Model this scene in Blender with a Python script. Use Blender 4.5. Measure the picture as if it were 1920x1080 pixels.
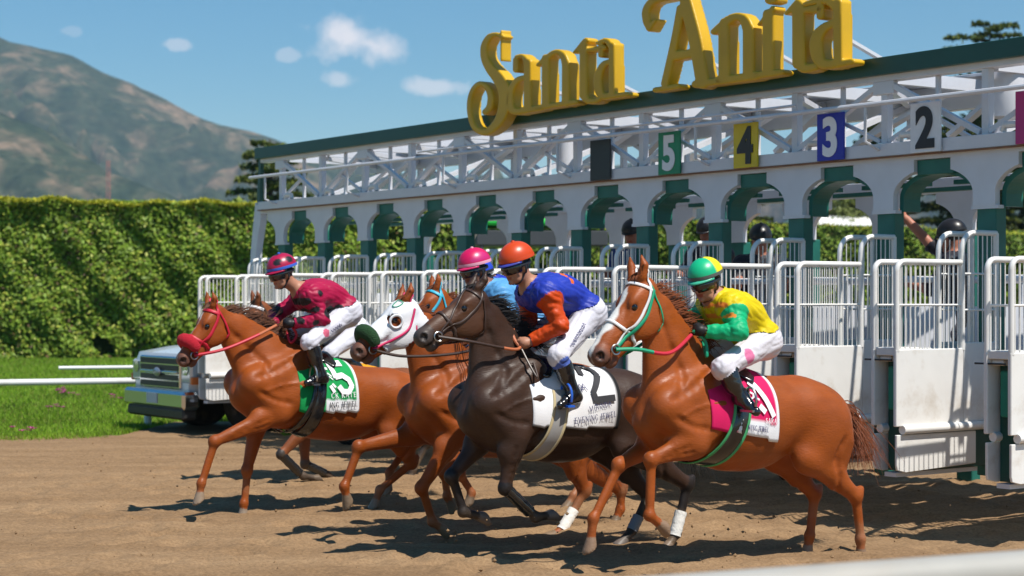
import bpy, bmesh, math, random
import numpy as np
from mathutils import Vector, Matrix, noise as mnoise

random.seed(7); rng = np.random.default_rng(7)
scene = bpy.context.scene
for o in list(bpy.data.objects): bpy.data.objects.remove(o, do_unlink=True)
C = scene.collection
R = math.radians

# ------------------------------------------------------------------ camera
F, CX, HY, CAMH = 3400.0, 960.0, 560.0, 1.85      # focal length and principal row in pixels of a 1920x1080 frame
cam = bpy.data.cameras.new('camera'); camo = bpy.data.objects.new('camera', cam); C.objects.link(camo)
camo.location = (0, 0, CAMH); camo.rotation_euler = (R(90), 0, 0)
cam.sensor_width = 36; cam.lens = F*36/1920; cam.shift_y = 20/1920
cam.clip_start = .1; cam.clip_end = 40000
cam.dof.use_dof = True; cam.dof.focus_distance = 13.2; cam.dof.aperture_fstop = 2.6
scene.camera = camo

# ------------------------------------------------------------------ sky, sun, exposure
SUN = Vector((1.0, -.92, 0)).normalized()
EL = R(59)
SUNV = Vector((SUN.x*math.cos(EL), SUN.y*math.cos(EL), math.sin(EL)))
world = bpy.data.worlds.new('World'); scene.world = world; world.use_nodes = True
def build_world():
    nt = world.node_tree; N = nt.nodes; L = nt.links; N.clear()
    out = N.new('ShaderNodeOutputWorld'); bg = N.new('ShaderNodeBackground'); bg.inputs[1].default_value = .10
    sky = N.new('ShaderNodeTexSky'); sky.sky_type = 'NISHITA'; sky.sun_disc = False
    sky.sun_elevation = EL; sky.sun_rotation = math.atan2(SUN.x, SUN.y)
    sky.altitude = 200; sky.air_density = 1.0; sky.dust_density = .35; sky.ozone_density = 3.0
    tc = N.new('ShaderNodeTexCoord'); sep = N.new('ShaderNodeSeparateXYZ'); L.new(tc.outputs['Generated'], sep.inputs[0])
    def math_(op, a, b=None):
        m = N.new('ShaderNodeMath'); m.operation = op
        for i, v in enumerate((a, b)):
            if v is None: continue
            if isinstance(v, (int, float)): m.inputs[i].default_value = v
            else: L.new(v, m.inputs[i])
        return m.outputs[0]
    ysafe = math_('MAXIMUM', sep.outputs[1], .05)
    u = math_('DIVIDE', sep.outputs[0], ysafe); w = math_('DIVIDE', sep.outputs[2], ysafe)
    no = N.new('ShaderNodeTexNoise'); no.inputs['Scale'].default_value = 55; no.inputs['Detail'].default_value = 7
    no.inputs['Roughness'].default_value = .55; L.new(tc.outputs['Generated'], no.inputs['Vector'])
    no2 = N.new('ShaderNodeTexNoise'); no2.inputs['Scale'].default_value = 22; L.new(tc.outputs['Generated'], no2.inputs['Vector'])
    nz = math_('ADD', math_('MULTIPLY', math_('SUBTRACT', no.outputs[0], .5), 2.1), math_('MULTIPLY', math_('SUBTRACT', no2.outputs[0], .5), .8))
    tot = None
    # cloud puffs: direction (tangent units), half sizes, strength; more of the same outside the frame
    cl = [(662,72,100,50,1),(640,66,70,40,.95),(690,80,76,36,.95),(325,84,42,17,.42),(540,103,26,15,.34),(640,150,42,22,.5),(822,164,52,20,.6),(135,58,26,12,.18),
          (-380,120,120,40,.8),(-900,200,90,30,.7),(2400,60,120,36,.7),(3100,150,90,30,.6),(1500,-260,160,50,.8),(300,-330,140,46,.8)]
    for (px, py, hx, hy, st) in cl:
        cu, cw = (px-CX)/F, (HY-py)/F
        du = math_('MULTIPLY', math_('SUBTRACT', u, cu), F/hx); dw = math_('MULTIPLY', math_('SUBTRACT', w, cw), F/hy)
        d2 = math_('SQRT', math_('ADD', math_('MULTIPLY', du, du), math_('MULTIPLY', dw, dw)))
        v = math_('SUBTRACT', 1.0, math_('ADD', d2, nz))
        v = math_('MULTIPLY', v, 1.25)
        cm = N.new('ShaderNodeClamp'); L.new(v, cm.inputs[0]); cm.inputs[2].default_value = st
        tot = cm.outputs[0] if tot is None else math_('MAXIMUM', tot, cm.outputs[0])
    hs = N.new('ShaderNodeHueSaturation'); hs.inputs['Saturation'].default_value = 1.42; hs.inputs['Value'].default_value = .84; hs.inputs['Hue'].default_value = .488; L.new(sky.outputs[0], hs.inputs['Color'])
    mix = N.new('ShaderNodeMixRGB'); mix.inputs[2].default_value = (8.8, 8.1, 8.1, 1)
    L.new(math_('MULTIPLY', tot, .8), mix.inputs[0]); L.new(hs.outputs[0], mix.inputs[1])
    L.new(mix.outputs[0], bg.inputs[0]); L.new(bg.outputs[0], out.inputs[0])
build_world()
sun = bpy.data.lights.new('sun', 'SUN'); sun.energy = 4.6; sun.angle = R(.5); sun.color = (1.0, .95, .87)
suno = bpy.data.objects.new('sun', sun); C.objects.link(suno); suno.location = (10, -5, 30)
suno.rotation_euler = SUNV.to_track_quat('Z', 'Y').to_euler()
vs = scene.view_settings; vs.view_transform = 'Standard'; vs.look = 'None'; vs.exposure = .42; vs.gamma = 1.0; vs.use_curve_mapping = False

# ------------------------------------------------------------------ frame of the place: the gate line and the running lanes
ANG = math.atan(2410/3400); SA, CA = math.sin(ANG), math.cos(ANG)
nv = np.array([-CA, -SA]); gv = np.array([-SA, CA]); lv = -gv          # run direction, along the gate (away), left of a runner
S2 = np.array([795/F*15.3, 15.3]); SP = 1.105                          # centre of stall 2, stall pitch
RUNZ = math.atan2(nv[1], nv[0])
def stall(k): return S2 + gv*(k-2)*SP
def lane_base(k, px):
    P = stall(k); m = (px-CX)/F; t = (m*P[1]-P[0])/(nv[0]-m*nv[1]); return P+nv*t
def to_local(px, py, O, l=0.0):
    d = np.array([(px-CX)/F, 1.0, (HY-py)/F]); t = (O@lv+l)/(d[:2]@lv); P = d*t
    r = P[:2]-O
    return np.array([r@nv, l, P[2]+CAMH])
def gate_px(px, py, xd):
    d = np.array([(px-CX)/F, 1.0, (HY-py)/F]); t = (S2@nv+xd)/(d[:2]@nv); P = d*t
    return np.array([xd, (P[:2]-S2)@lv, P[2]+CAMH])
def ground_px(px, py, z=0.0):
    Z = (CAMH-z)*F/(py-HY); return np.array([(px-CX)/F*Z, Z])
def at_depth(px, py, Z): return np.array([(px-CX)/F*Z, Z, CAMH+(HY-py)/F*Z])

# ------------------------------------------------------------------ materials
MATS = {}
def mat(name, col=(.5,.5,.5), rough=.5, metal=0.0, var=0.0, vscale=6.0, bump=0.0, bscale=40.0, attr=False, spec=.5, coat=0.0, sheen=0.0,
        var2=None, trans=0.0, wear=None, stretch=None):
    if name in MATS: return MATS[name]
    m = bpy.data.materials.new(name); m.use_nodes = True; nt = m.node_tree; N = nt.nodes; L = nt.links
    b = N['Principled BSDF']; b.inputs['Roughness'].default_value = rough; b.inputs['Metallic'].default_value = metal
    b.inputs['Specular IOR Level'].default_value = spec
    if coat: b.inputs['Coat Weight'].default_value = coat; b.inputs['Coat Roughness'].default_value = .12
    if sheen: b.inputs['Sheen Weight'].default_value = sheen; b.inputs['Sheen Roughness'].default_value = .4
    tc = N.new('ShaderNodeTexCoord'); vec = tc.outputs['Object']
    if stretch:
        mp = N.new('ShaderNodeMapping'); mp.inputs['Scale'].default_value = stretch; L.new(vec, mp.inputs[0]); vec = mp.outputs[0]
    if attr:
        a = N.new('ShaderNodeAttribute'); a.attribute_name = 'Col'; src = a.outputs['Color']
    else:
        a = N.new('ShaderNodeRGB'); a.outputs[0].default_value = (*col, 1); src = a.outputs[0]
    if var:
        no = N.new('ShaderNodeTexNoise'); no.inputs['Scale'].default_value = vscale; no.inputs['Detail'].default_value = 5; L.new(vec, no.inputs['Vector'])
        mr = N.new('ShaderNodeMapRange'); mr.inputs[1].default_value = .25; mr.inputs[2].default_value = .75
        mr.inputs[3].default_value = 1-var; mr.inputs[4].default_value = 1+var; L.new(no.outputs[0], mr.inputs[0])
        mx = N.new('ShaderNodeMixRGB'); mx.blend_type = 'MULTIPLY'; mx.inputs[0].default_value = 1
        L.new(src, mx.inputs[1]); L.new(mr.outputs[0], mx.inputs[2]); src = mx.outputs[0]
    if wear:                                           # (colour, amount, scale): stains with a shape of their own
        no = N.new('ShaderNodeTexNoise'); no.inputs['Scale'].default_value = wear[2]; no.inputs['Detail'].default_value = 8; no.inputs['Roughness'].default_value = .7
        L.new(tc.outputs['Object'], no.inputs['Vector'])
        mr = N.new('ShaderNodeMapRange'); mr.inputs[1].default_value = .52; mr.inputs[2].default_value = .72; mr.inputs[4].default_value = wear[1]
        L.new(no.outputs[0], mr.inputs[0]); mx = N.new('ShaderNodeMixRGB'); L.new(mr.outputs[0], mx.inputs[0]); L.new(src, mx.inputs[1])
        mx.inputs[2].default_value = (*wear[0], 1); src = mx.outputs[0]
    L.new(src, b.inputs['Base Color'])
    if bump:
        no = N.new('ShaderNodeTexNoise'); no.inputs['Scale'].default_value = bscale; no.inputs['Detail'].default_value = 4; L.new(vec, no.inputs['Vector'])
        bp = N.new('ShaderNodeBump'); bp.inputs['Strength'].default_value = bump; bp.inputs['Distance'].default_value = .02
        L.new(no.outputs[0], bp.inputs['Height']); L.new(bp.outputs[0], b.inputs['Normal'])
    if trans:
        tr = N.new('ShaderNodeBsdfTranslucent'); L.new(src, tr.inputs[0]); ms = N.new('ShaderNodeMixShader'); ms.inputs[0].default_value = trans
        L.new(b.outputs[0], ms.inputs[1]); L.new(tr.outputs[0], ms.inputs[2]); L.new(ms.outputs[0], N['Material Output'].inputs[0])
    MATS[name] = m; return m

# ------------------------------------------------------------------ mesh helpers
def tag(o, label=None, cat=None, group=None, kind=None):
    if label: o['label'] = label
    if cat: o['category'] = cat
    if group: o['group'] = group
    if kind: o['kind'] = kind
    return o
def empty(name, loc=(0,0,0), rz=0.0, label=None, cat=None, group=None):
    o = bpy.data.objects.new(name, None); C.objects.link(o); o.location = loc; o.rotation_euler = (0,0,rz); o.empty_display_size = .1
    return tag(o, label, cat, group)
def link(name, me, m=None, parent=None, loc=None):
    o = bpy.data.objects.new(name, me); C.objects.link(o)
    if m is not None and len(me.materials) == 0:
        for mm in (m if isinstance(m, (list, tuple)) else [m]): me.materials.append(mm)
    if parent is not None: o.parent = parent
    if loc is not None: o.location = loc
    return o
def fast_mesh(name, V, Fc, smooth=True, col=None, midx=None):
    """V (n,3), Fc (m,k) constant face size"""
    me = bpy.data.meshes.new(name); V = np.asarray(V, np.float32); Fc = np.asarray(Fc, np.int32)
    n, k = Fc.shape
    me.vertices.add(len(V)); me.vertices.foreach_set('co', V.ravel())
    me.loops.add(n*k); me.loops.foreach_set('vertex_index', Fc.ravel())
    me.polygons.add(n); me.polygons.foreach_set('loop_start', np.arange(0, n*k, k, dtype=np.int32))
    me.polygons.foreach_set('use_smooth', np.full(n, smooth, bool))
    if midx is not None: me.polygons.foreach_set('material_index', np.asarray(midx, np.int32))
    me.update(calc_edges=True)
    if col is not None:
        a = me.color_attributes.new('Col', 'FLOAT_COLOR', 'POINT'); c4 = np.ones((len(V), 4), np.float32); c4[:, :3] = col
        a.data.foreach_set('color', c4.ravel())
    return me
class MB:
    """collects boxes, tubes, prisms; build() links them as one mesh object"""
    def __init__(s): s.v = []; s.f = []
    def add(s, vs, fs):
        b = len(s.v); s.v += [tuple(map(float, p)) for p in vs]; s.f += [tuple(b+i for i in f) for f in fs]
    def box(s, lo, hi, bev=0.0):
        x0,y0,z0 = lo; x1,y1,z1 = hi
        s.add([(x0,y0,z0),(x1,y0,z0),(x1,y1,z0),(x0,y1,z0),(x0,y0,z1),(x1,y0,z1),(x1,y1,z1),(x0,y1,z1)],
              [(3,2,1,0),(4,5,6,7),(0,1,5,4),(1,2,6,5),(2,3,7,6),(3,0,4,7)])
    def tube(s, path, r, n=8, cap=True, rr=None, flat=1.0):
        path = [Vector(p) for p in path]; m = len(path); rings = []
        up = None
        for i, p in enumerate(path):
            d = (path[min(i+1, m-1)]-path[max(i-1, 0)])
            if d.length < 1e-9: d = Vector((0,0,1))
            d.normalize()
            if up is None:
                up = Vector((0,0,1)) if abs(d.z) < .9 else Vector((1,0,0))
            a = d.cross(up); 
            if a.length < 1e-6: a = d.orthogonal()
            a.normalize(); b = a.cross(d).normalized(); up = b
            q = rr[i] if rr else r
            rings.append([p + a*math.cos(2*math.pi*k/n)*q + b*math.sin(2*math.pi*k/n)*q*flat for k in range(n)])
        vs = [v for r_ in rings for v in r_]; fs = []
        for i in range(m-1):
            for k in range(n):
                k2 = (k+1) % n; fs.append((i*n+k, i*n+k2, (i+1)*n+k2, (i+1)*n+k))
        if cap: fs.append(tuple(range(n-1, -1, -1))); fs.append(tuple((m-1)*n+k for k in range(n)))
        s.add(vs, fs)
    def bar(s, a, b, w, h):
        a = Vector(a); b = Vector(b); d = (b-a).normalized(); up = Vector((0,0,1)) if abs(d.z) < .95 else Vector((1,0,0))
        x = d.cross(up).normalized()*w/2; y = x.normalized().cross(d).normalized()*h/2
        vs = [a-x-y, a+x-y, a+x+y, a-x+y, b-x-y, b+x-y, b+x+y, b-x+y]
        s.add(vs, [(3,2,1,0),(4,5,6,7),(0,1,5,4),(1,2,6,5),(2,3,7,6),(3,0,4,7)])
    def prism(s, poly, fn, t0, t1):
        """poly: 2D points; fn(u,v,t)->xyz"""
        n = len(poly); vs = [fn(u, v, t0) for u, v in poly] + [fn(u, v, t1) for u, v in poly]
        fs = [tuple(range(n)), tuple(range(2*n-1, n-1, -1))] + [(i, i+n, (i+1) % n+n, (i+1) % n) for i in range(n)]
        s.add(vs, fs)
    def lathe(s, prof, c=(0,0,0), axis=2, n=20):
        vs = []; m = len(prof)
        for (r, h) in prof:
            for k in range(n):
                a = 2*math.pi*k/n; p = [0,0,0]; p[axis] = h; p[(axis+1) % 3] = r*math.cos(a); p[(axis+2) % 3] = r*math.sin(a)
                vs.append((p[0]+c[0], p[1]+c[1], p[2]+c[2]))
        fs = [(i*n+k, i*n+(k+1) % n, (i+1)*n+(k+1) % n, (i+1)*n+k) for i in range(m-1) for k in range(n)]
        fs.append(tuple(range(n-1, -1, -1))); fs.append(tuple((m-1)*n+k for k in range(n)))
        s.add(vs, fs)
    def mesh(s, name, smooth=False, bevel=0.0):
        me = bpy.data.meshes.new(name); me.from_pydata(s.v, [], s.f)
        bm = bmesh.new(); bm.from_mesh(me); bmesh.ops.recalc_face_normals(bm, faces=bm.faces)
        if bevel:
            es = [e for e in bm.edges if len(e.link_faces) == 2 and e.calc_face_angle(0) > .6]
            bmesh.ops.bevel(bm, geom=es, offset=bevel, segments=1, affect='EDGES', clamp_overlap=True)
        if smooth:
            for f in bm.faces: f.smooth = True
            for e in bm.edges:
                if len(e.link_faces) == 2 and e.calc_face_angle(0) > .7: e.smooth = False
        bm.to_mesh(me); bm.free(); me.update(); return me
    def build(s, name, m=None, parent=None, smooth=False, bevel=0.0, loc=None):
        return link(name, s.mesh(name, smooth, bevel), m, parent, loc)

# ------------------------------------------------------------------ distance fields for bodies and letters
def nrm(v): v = np.asarray(v, float); return v/max(np.linalg.norm(v), 1e-9)
class SDF:
    def __init__(s): s.p = []; s.fine = []
    def rc(s, a, b, ra, rb=None, ls=1.0, k=.03, tag=0, op='u'):
        rb = ra if rb is None else rb; a = np.array(a, float); b = np.array(b, float); m = max(ra, rb)
        ext = np.array([m, m*ls, m]); s.p.append(('rc', (a, b, ra, rb, ls), k, tag, op, np.minimum(a, b)-ext, np.maximum(a, b)+ext))
    def el(s, c, r, rot=None, k=.03, tag=0, op='u'):
        c = np.array(c, float); r = np.array(r, float); m = np.full(3, r.max()) if rot is not None else r
        s.p.append(('el', (c, r, None if rot is None else np.array(rot, float)), k, tag, op, c-m, c+m))
    def cut(s, c, n_, R_, k=.004, tag=3):
        c = np.array(c, float); s.p.append(('hb', (c, nrm(n_), R_), k, tag, 's', c-R_, c+R_))
    @staticmethod
    def _d(t, q, x, y, z):
        if t == 'rc':
            a, b, ra, rb, ls = q; il = 1/ls
            ax, ay, az = a[0], a[1]*il, a[2]; bx, by, bz = b[0]-ax, b[1]*il-ay, b[2]-az
            px, py, pz = x-ax, y*il-ay, z-az; L2 = bx*bx+by*by+bz*bz+1e-12
            h = np.clip((px*bx+py*by+pz*bz)/L2, 0, 1)
            return np.sqrt((px-h*bx)**2+(py-h*by)**2+(pz-h*bz)**2)-(ra+h*(rb-ra))
        if t == 'hb':                                          # half ball: the part of a ball beyond a plane
            c, n_, R_ = q; px, py, pz = x-c[0], y-c[1], z-c[2]
            return np.maximum(-(px*n_[0]+py*n_[1]+pz*n_[2]), np.sqrt(px*px+py*py+pz*pz)-R_)
        c, r, rot = q; px, py, pz = x-c[0], y-c[1], z-c[2]
        if rot is not None:
            px, py, pz = (rot[0,0]*px+rot[0,1]*py+rot[0,2]*pz), (rot[1,0]*px+rot[1,1]*py+rot[1,2]*pz), (rot[2,0]*px+rot[2,1]*py+rot[2,2]*pz)
        k0 = np.sqrt((px/r[0])**2+(py/r[1])**2+(pz/r[2])**2); k1 = np.sqrt((px/r[0]**2)**2+(py/r[1]**2)**2+(pz/r[2]**2)**2)+1e-9
        return k0*(k0-1)/k1
    @staticmethod
    def _comb(f, d, k, op):
        if op == 'u':
            h = np.maximum(k-np.abs(f-d), 0)/k; return np.minimum(f, d)-h*h*k*.25
        h = np.maximum(k-np.abs(f+d), 0)/k; return np.maximum(f, -d)+h*h*k*.25
    def ev(s, P, tags=None):
        P = np.asarray(P, float); f = np.full(len(P), 9.0)
        for t, q, k, tg, op, lo, hi in s.p:
            if tags is not None and tg not in tags: continue
            f = s._comb(f, s._d(t, q, P[:,0], P[:,1], P[:,2]), k, op)
        return f
    def grad(s, P, tags=None, e=.004):
        g = np.stack([s.ev(P+np.eye(3)[i]*e, tags)-s.ev(P-np.eye(3)[i]*e, tags) for i in range(3)], 1)
        return g/(np.linalg.norm(g, axis=1, keepdims=True)+1e-9)
    def project(s, P, off=0.0, tags=None, it=4):
        P = np.array(P, float)
        for _ in range(it):
            g = s.grad(P, tags); P = P-g*(s.ev(P, tags)-off)[:,None]
        return P, s.grad(P, tags)
    def mesh(s, h):
        pad = .03; lo = np.min([p[5] for p in s.p if p[4] == 'u'], 0)-pad; hi = np.max([p[6] for p in s.p if p[4] == 'u'], 0)+pad
        n = np.ceil((hi-lo)/h).astype(int)+1
        f = np.full(n, .5, np.float32); tg = np.zeros(n, np.int8)
        ax = [(lo[i]+h*np.arange(n[i])).astype(np.float32) for i in range(3)]
        for t, q, k, tagv, op, a, b in s.p+s.fine:
            m = k+.02; i0 = np.maximum(np.floor((a-m-lo)/h).astype(int), 0); i1 = np.minimum(np.ceil((b+m-lo)/h).astype(int)+1, n)
            sl = tuple(slice(i0[i], i1[i]) for i in range(3))
            d = s._d(t, q, ax[0][sl[0]][:,None,None], ax[1][sl[1]][None,:,None], ax[2][sl[2]][None,None,:]).astype(np.float32)
            if op == 'u': tg[sl] = np.where(d < f[sl], tagv, tg[sl])
            elif tagv == 6: tg[sl] = np.where(d < .007, 6, tg[sl])
            f[sl] = s._comb(f[sl], d, k, op)
        V, Q, ci = surface_net(f, lo, h)
        return V, Q, tg[tuple(ci)]
def surface_net(f, org, h):
    S = f < 0; c = np.zeros(tuple(np.array(f.shape)-1), np.int8)
    offs = [(a, b, d) for a in (0,1) for b in (0,1) for d in (0,1)]
    for a, b, d in offs: c += S[a:S.shape[0]-1+a, b:S.shape[1]-1+b, d:S.shape[2]-1+d]
    act = (c > 0) & (c < 8); idx = np.full(act.shape, -1, np.int32); ci = np.nonzero(act); N = len(ci[0]); idx[ci] = np.arange(N)
    val = {o: f[ci[0]+o[0], ci[1]+o[1], ci[2]+o[2]] for o in offs}
    acc = np.zeros((N, 3)); cnt = np.zeros(N)
    for o in offs:
        for ax in range(3):
            if o[ax]: continue
            o2 = list(o); o2[ax] = 1; o2 = tuple(o2); v0, v1 = val[o], val[o2]; m = (v0 < 0) != (v1 < 0)
            t = v0[m]/(v0[m]-v1[m]); p = np.tile(np.array(o, float), (m.sum(), 1)); p[:, ax] += t; acc[m] += p; cnt[m] += 1
    V = (acc/cnt[:,None]+np.stack(ci, 1))*h+org
    Q = []
    e = S[:-1,1:-1,1:-1] != S[1:,1:-1,1:-1]; i, j, k = np.nonzero(e); j += 1; k += 1
    q = np.stack([idx[i,j-1,k-1], idx[i,j,k-1], idx[i,j,k], idx[i,j-1,k]], 1); fl = ~S[i,j,k]; q[fl] = q[fl][:, ::-1]; Q.append(q)
    e = S[1:-1,:-1,1:-1] != S[1:-1,1:,1:-1]; i, j, k = np.nonzero(e); i += 1; k += 1
    q = np.stack([idx[i-1,j,k-1], idx[i-1,j,k], idx[i,j,k], idx[i,j,k-1]], 1); fl = ~S[i,j,k]; q[fl] = q[fl][:, ::-1]; Q.append(q)
    e = S[1:-1,1:-1,:-1] != S[1:-1,1:-1,1:]; i, j, k = np.nonzero(e); i += 1; j += 1
    q = np.stack([idx[i-1,j-1,k], idx[i,j-1,k], idx[i,j,k], idx[i-1,j,k]], 1); fl = ~S[i,j,k]; q[fl] = q[fl][:, ::-1]; Q.append(q)
    return V, np.concatenate(Q), ci
def vnoise(P, s, seed=0.0):
    """cheap smooth pseudo-noise from sums of sines, about -1..1"""
    x, y, z = P[:,0]*s, P[:,1]*s, P[:,2]*s
    return (np.sin(x*1.7+2.1*np.sin(y*1.3+seed)+seed)+np.sin(y*1.9+1.7*np.sin(z*1.1+seed*2)+1.3)+np.sin(z*2.3+1.9*np.sin(x*1.2+seed)+2.7))/3
def catmull(pts, n=8):
    P = [np.array(p, float) for p in pts]; out = []
    for i in range(len(P)-1):
        p0, p1, p2, p3 = P[max(i-1,0)], P[i], P[i+1], P[min(i+2, len(P)-1)]
        for k in range(n):
            t = k/n; out.append(.5*((2*p1)+(-p0+p2)*t+(2*p0-5*p1+4*p2-p3)*t*t+(-p0+3*p1-3*p2+p3)*t**3))
    out.append(P[-1]); return np.array(out)
def ribbon(P, Nn, w, th, name, m, parent):
    """flat strap along P with outward normals Nn"""
    P = np.asarray(P); T = np.gradient(P, axis=0); T /= np.linalg.norm(T, axis=1, keepdims=True)+1e-9
    B = np.cross(T, Nn); B /= np.linalg.norm(B, axis=1, keepdims=True)+1e-9; n = len(P); w = np.broadcast_to(np.asarray(w, float), (n,))[:,None]
    V = np.concatenate([P-B*w/2, P+B*w/2, P+B*w/2*.8+Nn*th, P-B*w/2*.8+Nn*th])
    Fq = []
    for a, b in ((0,1),(1,2),(2,3),(3,0)):
        i = np.arange(n-1); Fq.append(np.stack([a*n+i, b*n+i, b*n+i+1, a*n+i+1], 1))
    me = fast_mesh(name, V, np.concatenate(Fq), True)
    return link(name, me, m, parent)
# ================================================================== the setting
m_dirt = None
def dirt_material():
    m = bpy.data.materials.new('track_dirt'); m.use_nodes = True; nt = m.node_tree; N = nt.nodes; L = nt.links; b = N['Principled BSDF']
    b.inputs['Roughness'].default_value = .95; b.inputs['Specular IOR Level'].default_value = .15
    tc = N.new('ShaderNodeTexCoord'); mp = N.new('ShaderNodeMapping'); mp.inputs['Rotation'].default_value = (0,0,-RUNZ); mp.inputs['Scale'].default_value = (.22,1.7,1)
    L.new(tc.outputs['Object'], mp.inputs[0])
    n1 = N.new('ShaderNodeTexNoise'); n1.inputs['Scale'].default_value = 1.1; n1.inputs['Detail'].default_value = 9; n1.inputs['Roughness'].default_value = .68; L.new(mp.outputs[0], n1.inputs['Vector'])
    n2 = N.new('ShaderNodeTexNoise'); n2.inputs['Scale'].default_value = 38; n2.inputs['Detail'].default_value = 8; n2.inputs['Roughness'].default_value = .7; L.new(tc.outputs['Object'], n2.inputs['Vector'])
    r1 = N.new('ShaderNodeValToRGB'); L.new(n1.outputs[0], r1.inputs[0])
    e = r1.color_ramp.elements; e[0].position = .3; e[0].color = (.218,.134,.070,1); e[1].position = .7; e[1].color = (.350,.230,.128,1)
    r2 = N.new('ShaderNodeValToRGB'); L.new(n2.outputs[0], r2.inputs[0]); e = r2.color_ramp.elements; e[0].position = .3; e[0].color = (.62,.6,.58,1); e[1].position = .62; e[1].color = (1.1,1.08,1.05,1)
    mx = N.new('ShaderNodeMixRGB'); mx.blend_type = 'MULTIPLY'; mx.inputs[0].default_value = 1; L.new(r1.outputs[0], mx.inputs[1]); L.new(r2.outputs[0], mx.inputs[2])
    L.new(mx.outputs[0], b.inputs['Base Color'])
    bp = N.new('ShaderNodeBump'); bp.inputs['Strength'].default_value = .55; bp.inputs['Distance'].default_value = .02; L.new(n2.outputs[0], bp.inputs['Height']); L.new(bp.outputs[0], b.inputs['Normal'])
    return m
m_dirt = dirt_material()
m_field = mat('infield_turf', (.075,.13,.018), .95, var=.35, vscale=.8, bump=.5, bscale=12)
m_grass = mat('grass_blades', attr=True, rough=.6, spec=.25, trans=.3)
m_leaf = mat('hedge_leaves', attr=True, rough=.5, spec=.3, trans=.3)
m_bark = mat('bark', (.10,.065,.045), .9, var=.3, vscale=8, bump=.6, bscale=30)
m_white = mat('white_paint', (.74,.74,.73), .42, var=.06, vscale=3, wear=((.42,.36,.29), .5, 2.2))

# ground to the horizon
gb = MB(); gb.add([(-4900,-180,-.03),(4900,-180,-.03),(4900,3690,-.03),(-4900,3690,-.03)], [(0,1,2,3)])
ground = gb.build('ground', m_field); tag(ground, kind='structure')

def edge_y(X):
    X = np.asarray(X, float)
    y = np.where(X < -1, 24.4+.275*(X+2.58), 24.83+(X+1)*.72)
    b = np.clip((X+5.35)/.35, 0, 1)*np.clip((-3.0-X)/.5, 0, 1); b = b*b*(3-2*b)
    return y + 3.4*b
def dirt_h(X, Y):
    P = np.stack([X.ravel(), Y.ravel(), np.zeros(X.size)], 1)
    a = (P[:,0]*nv[0]+P[:,1]*nv[1]); c = (P[:,0]*gv[0]+P[:,1]*gv[1]); Q = np.stack([a*.6, c, P[:,2]], 1)
    h = .010*vnoise(Q, 3.2, 1)+.006*vnoise(Q, 9.5, 2)+.006*vnoise(P, 23, 3)+.006*np.sin(c*48+2*np.sin(a*1.3))
    # churned hoof marks between the gate and the horses
    r = np.random.default_rng(3); hp = np.stack([r.uniform(-5, 6, 420), r.uniform(11, 20, 420)], 1)
    for x, y in hp:
        d2 = (P[:,0]-x)**2/.012+(P[:,1]-y)**2/.02
        m = d2 < 9; h[m] += -.030*np.exp(-d2[m])+.016*np.exp(-(np.sqrt(d2[m])-1.5)**2*3)
    return h.reshape(X.shape)
def build_dirt():
    xs = np.concatenate([np.linspace(-90, -9.2, 18), np.arange(-9, 8.01, .055), np.linspace(8.3, 90, 18)])
    ys = np.concatenate([np.linspace(-6, 9.4, 10), np.arange(9.6, 22.01, .055), np.arange(22.1, 24.01, .1)])
    X, Y = np.meshgrid(xs, ys, indexing='ij')
    Hh = np.zeros_like(X); i0 = np.searchsorted(xs, -8.99); i1 = np.searchsorted(xs, 8.0); j0 = np.searchsorted(ys, 9.59)
    Hh[i0:i1, j0:] = dirt_h(X[i0:i1, j0:], Y[i0:i1, j0:])
    Z = Hh+.03
    # far rows run out to the grass edge
    ts = np.linspace(0, 1, 36)[1:]; eY = edge_y(xs)
    X2 = np.repeat(xs[:,None], len(ts), 1); Y2 = 24.0+(np.maximum(eY, 22.0)[:,None]-24.0)*ts[None,:]
    wob = .12*np.sin(X2*3.1)+.07*np.sin(X2*8.3+1); Y2 = Y2+wob*ts[None,:]
    P2 = np.stack([X2.ravel(), Y2.ravel(), np.zeros(X2.size)], 1); Z2 = .03+(.014*vnoise(P2, 5, 1)+.01*vnoise(P2, 12, 2)).reshape(X2.shape)-.02*ts[None,:]
    X = np.concatenate([X, X2], 1); Y = np.concatenate([Y, Y2], 1); Z = np.concatenate([Z, Z2], 1)
    nx, ny = X.shape; idx = np.arange(nx*ny).reshape(nx, ny)
    Fq = np.stack([idx[:-1,:-1], idx[1:,:-1], idx[1:,1:], idx[:-1,1:]], -1).reshape(-1, 4)
    o = link('dirt_track', fast_mesh('dirt_track', np.stack([X.ravel(), Y.ravel(), Z.ravel()], 1), Fq), m_dirt); tag(o, kind='structure')
build_dirt()
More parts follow.
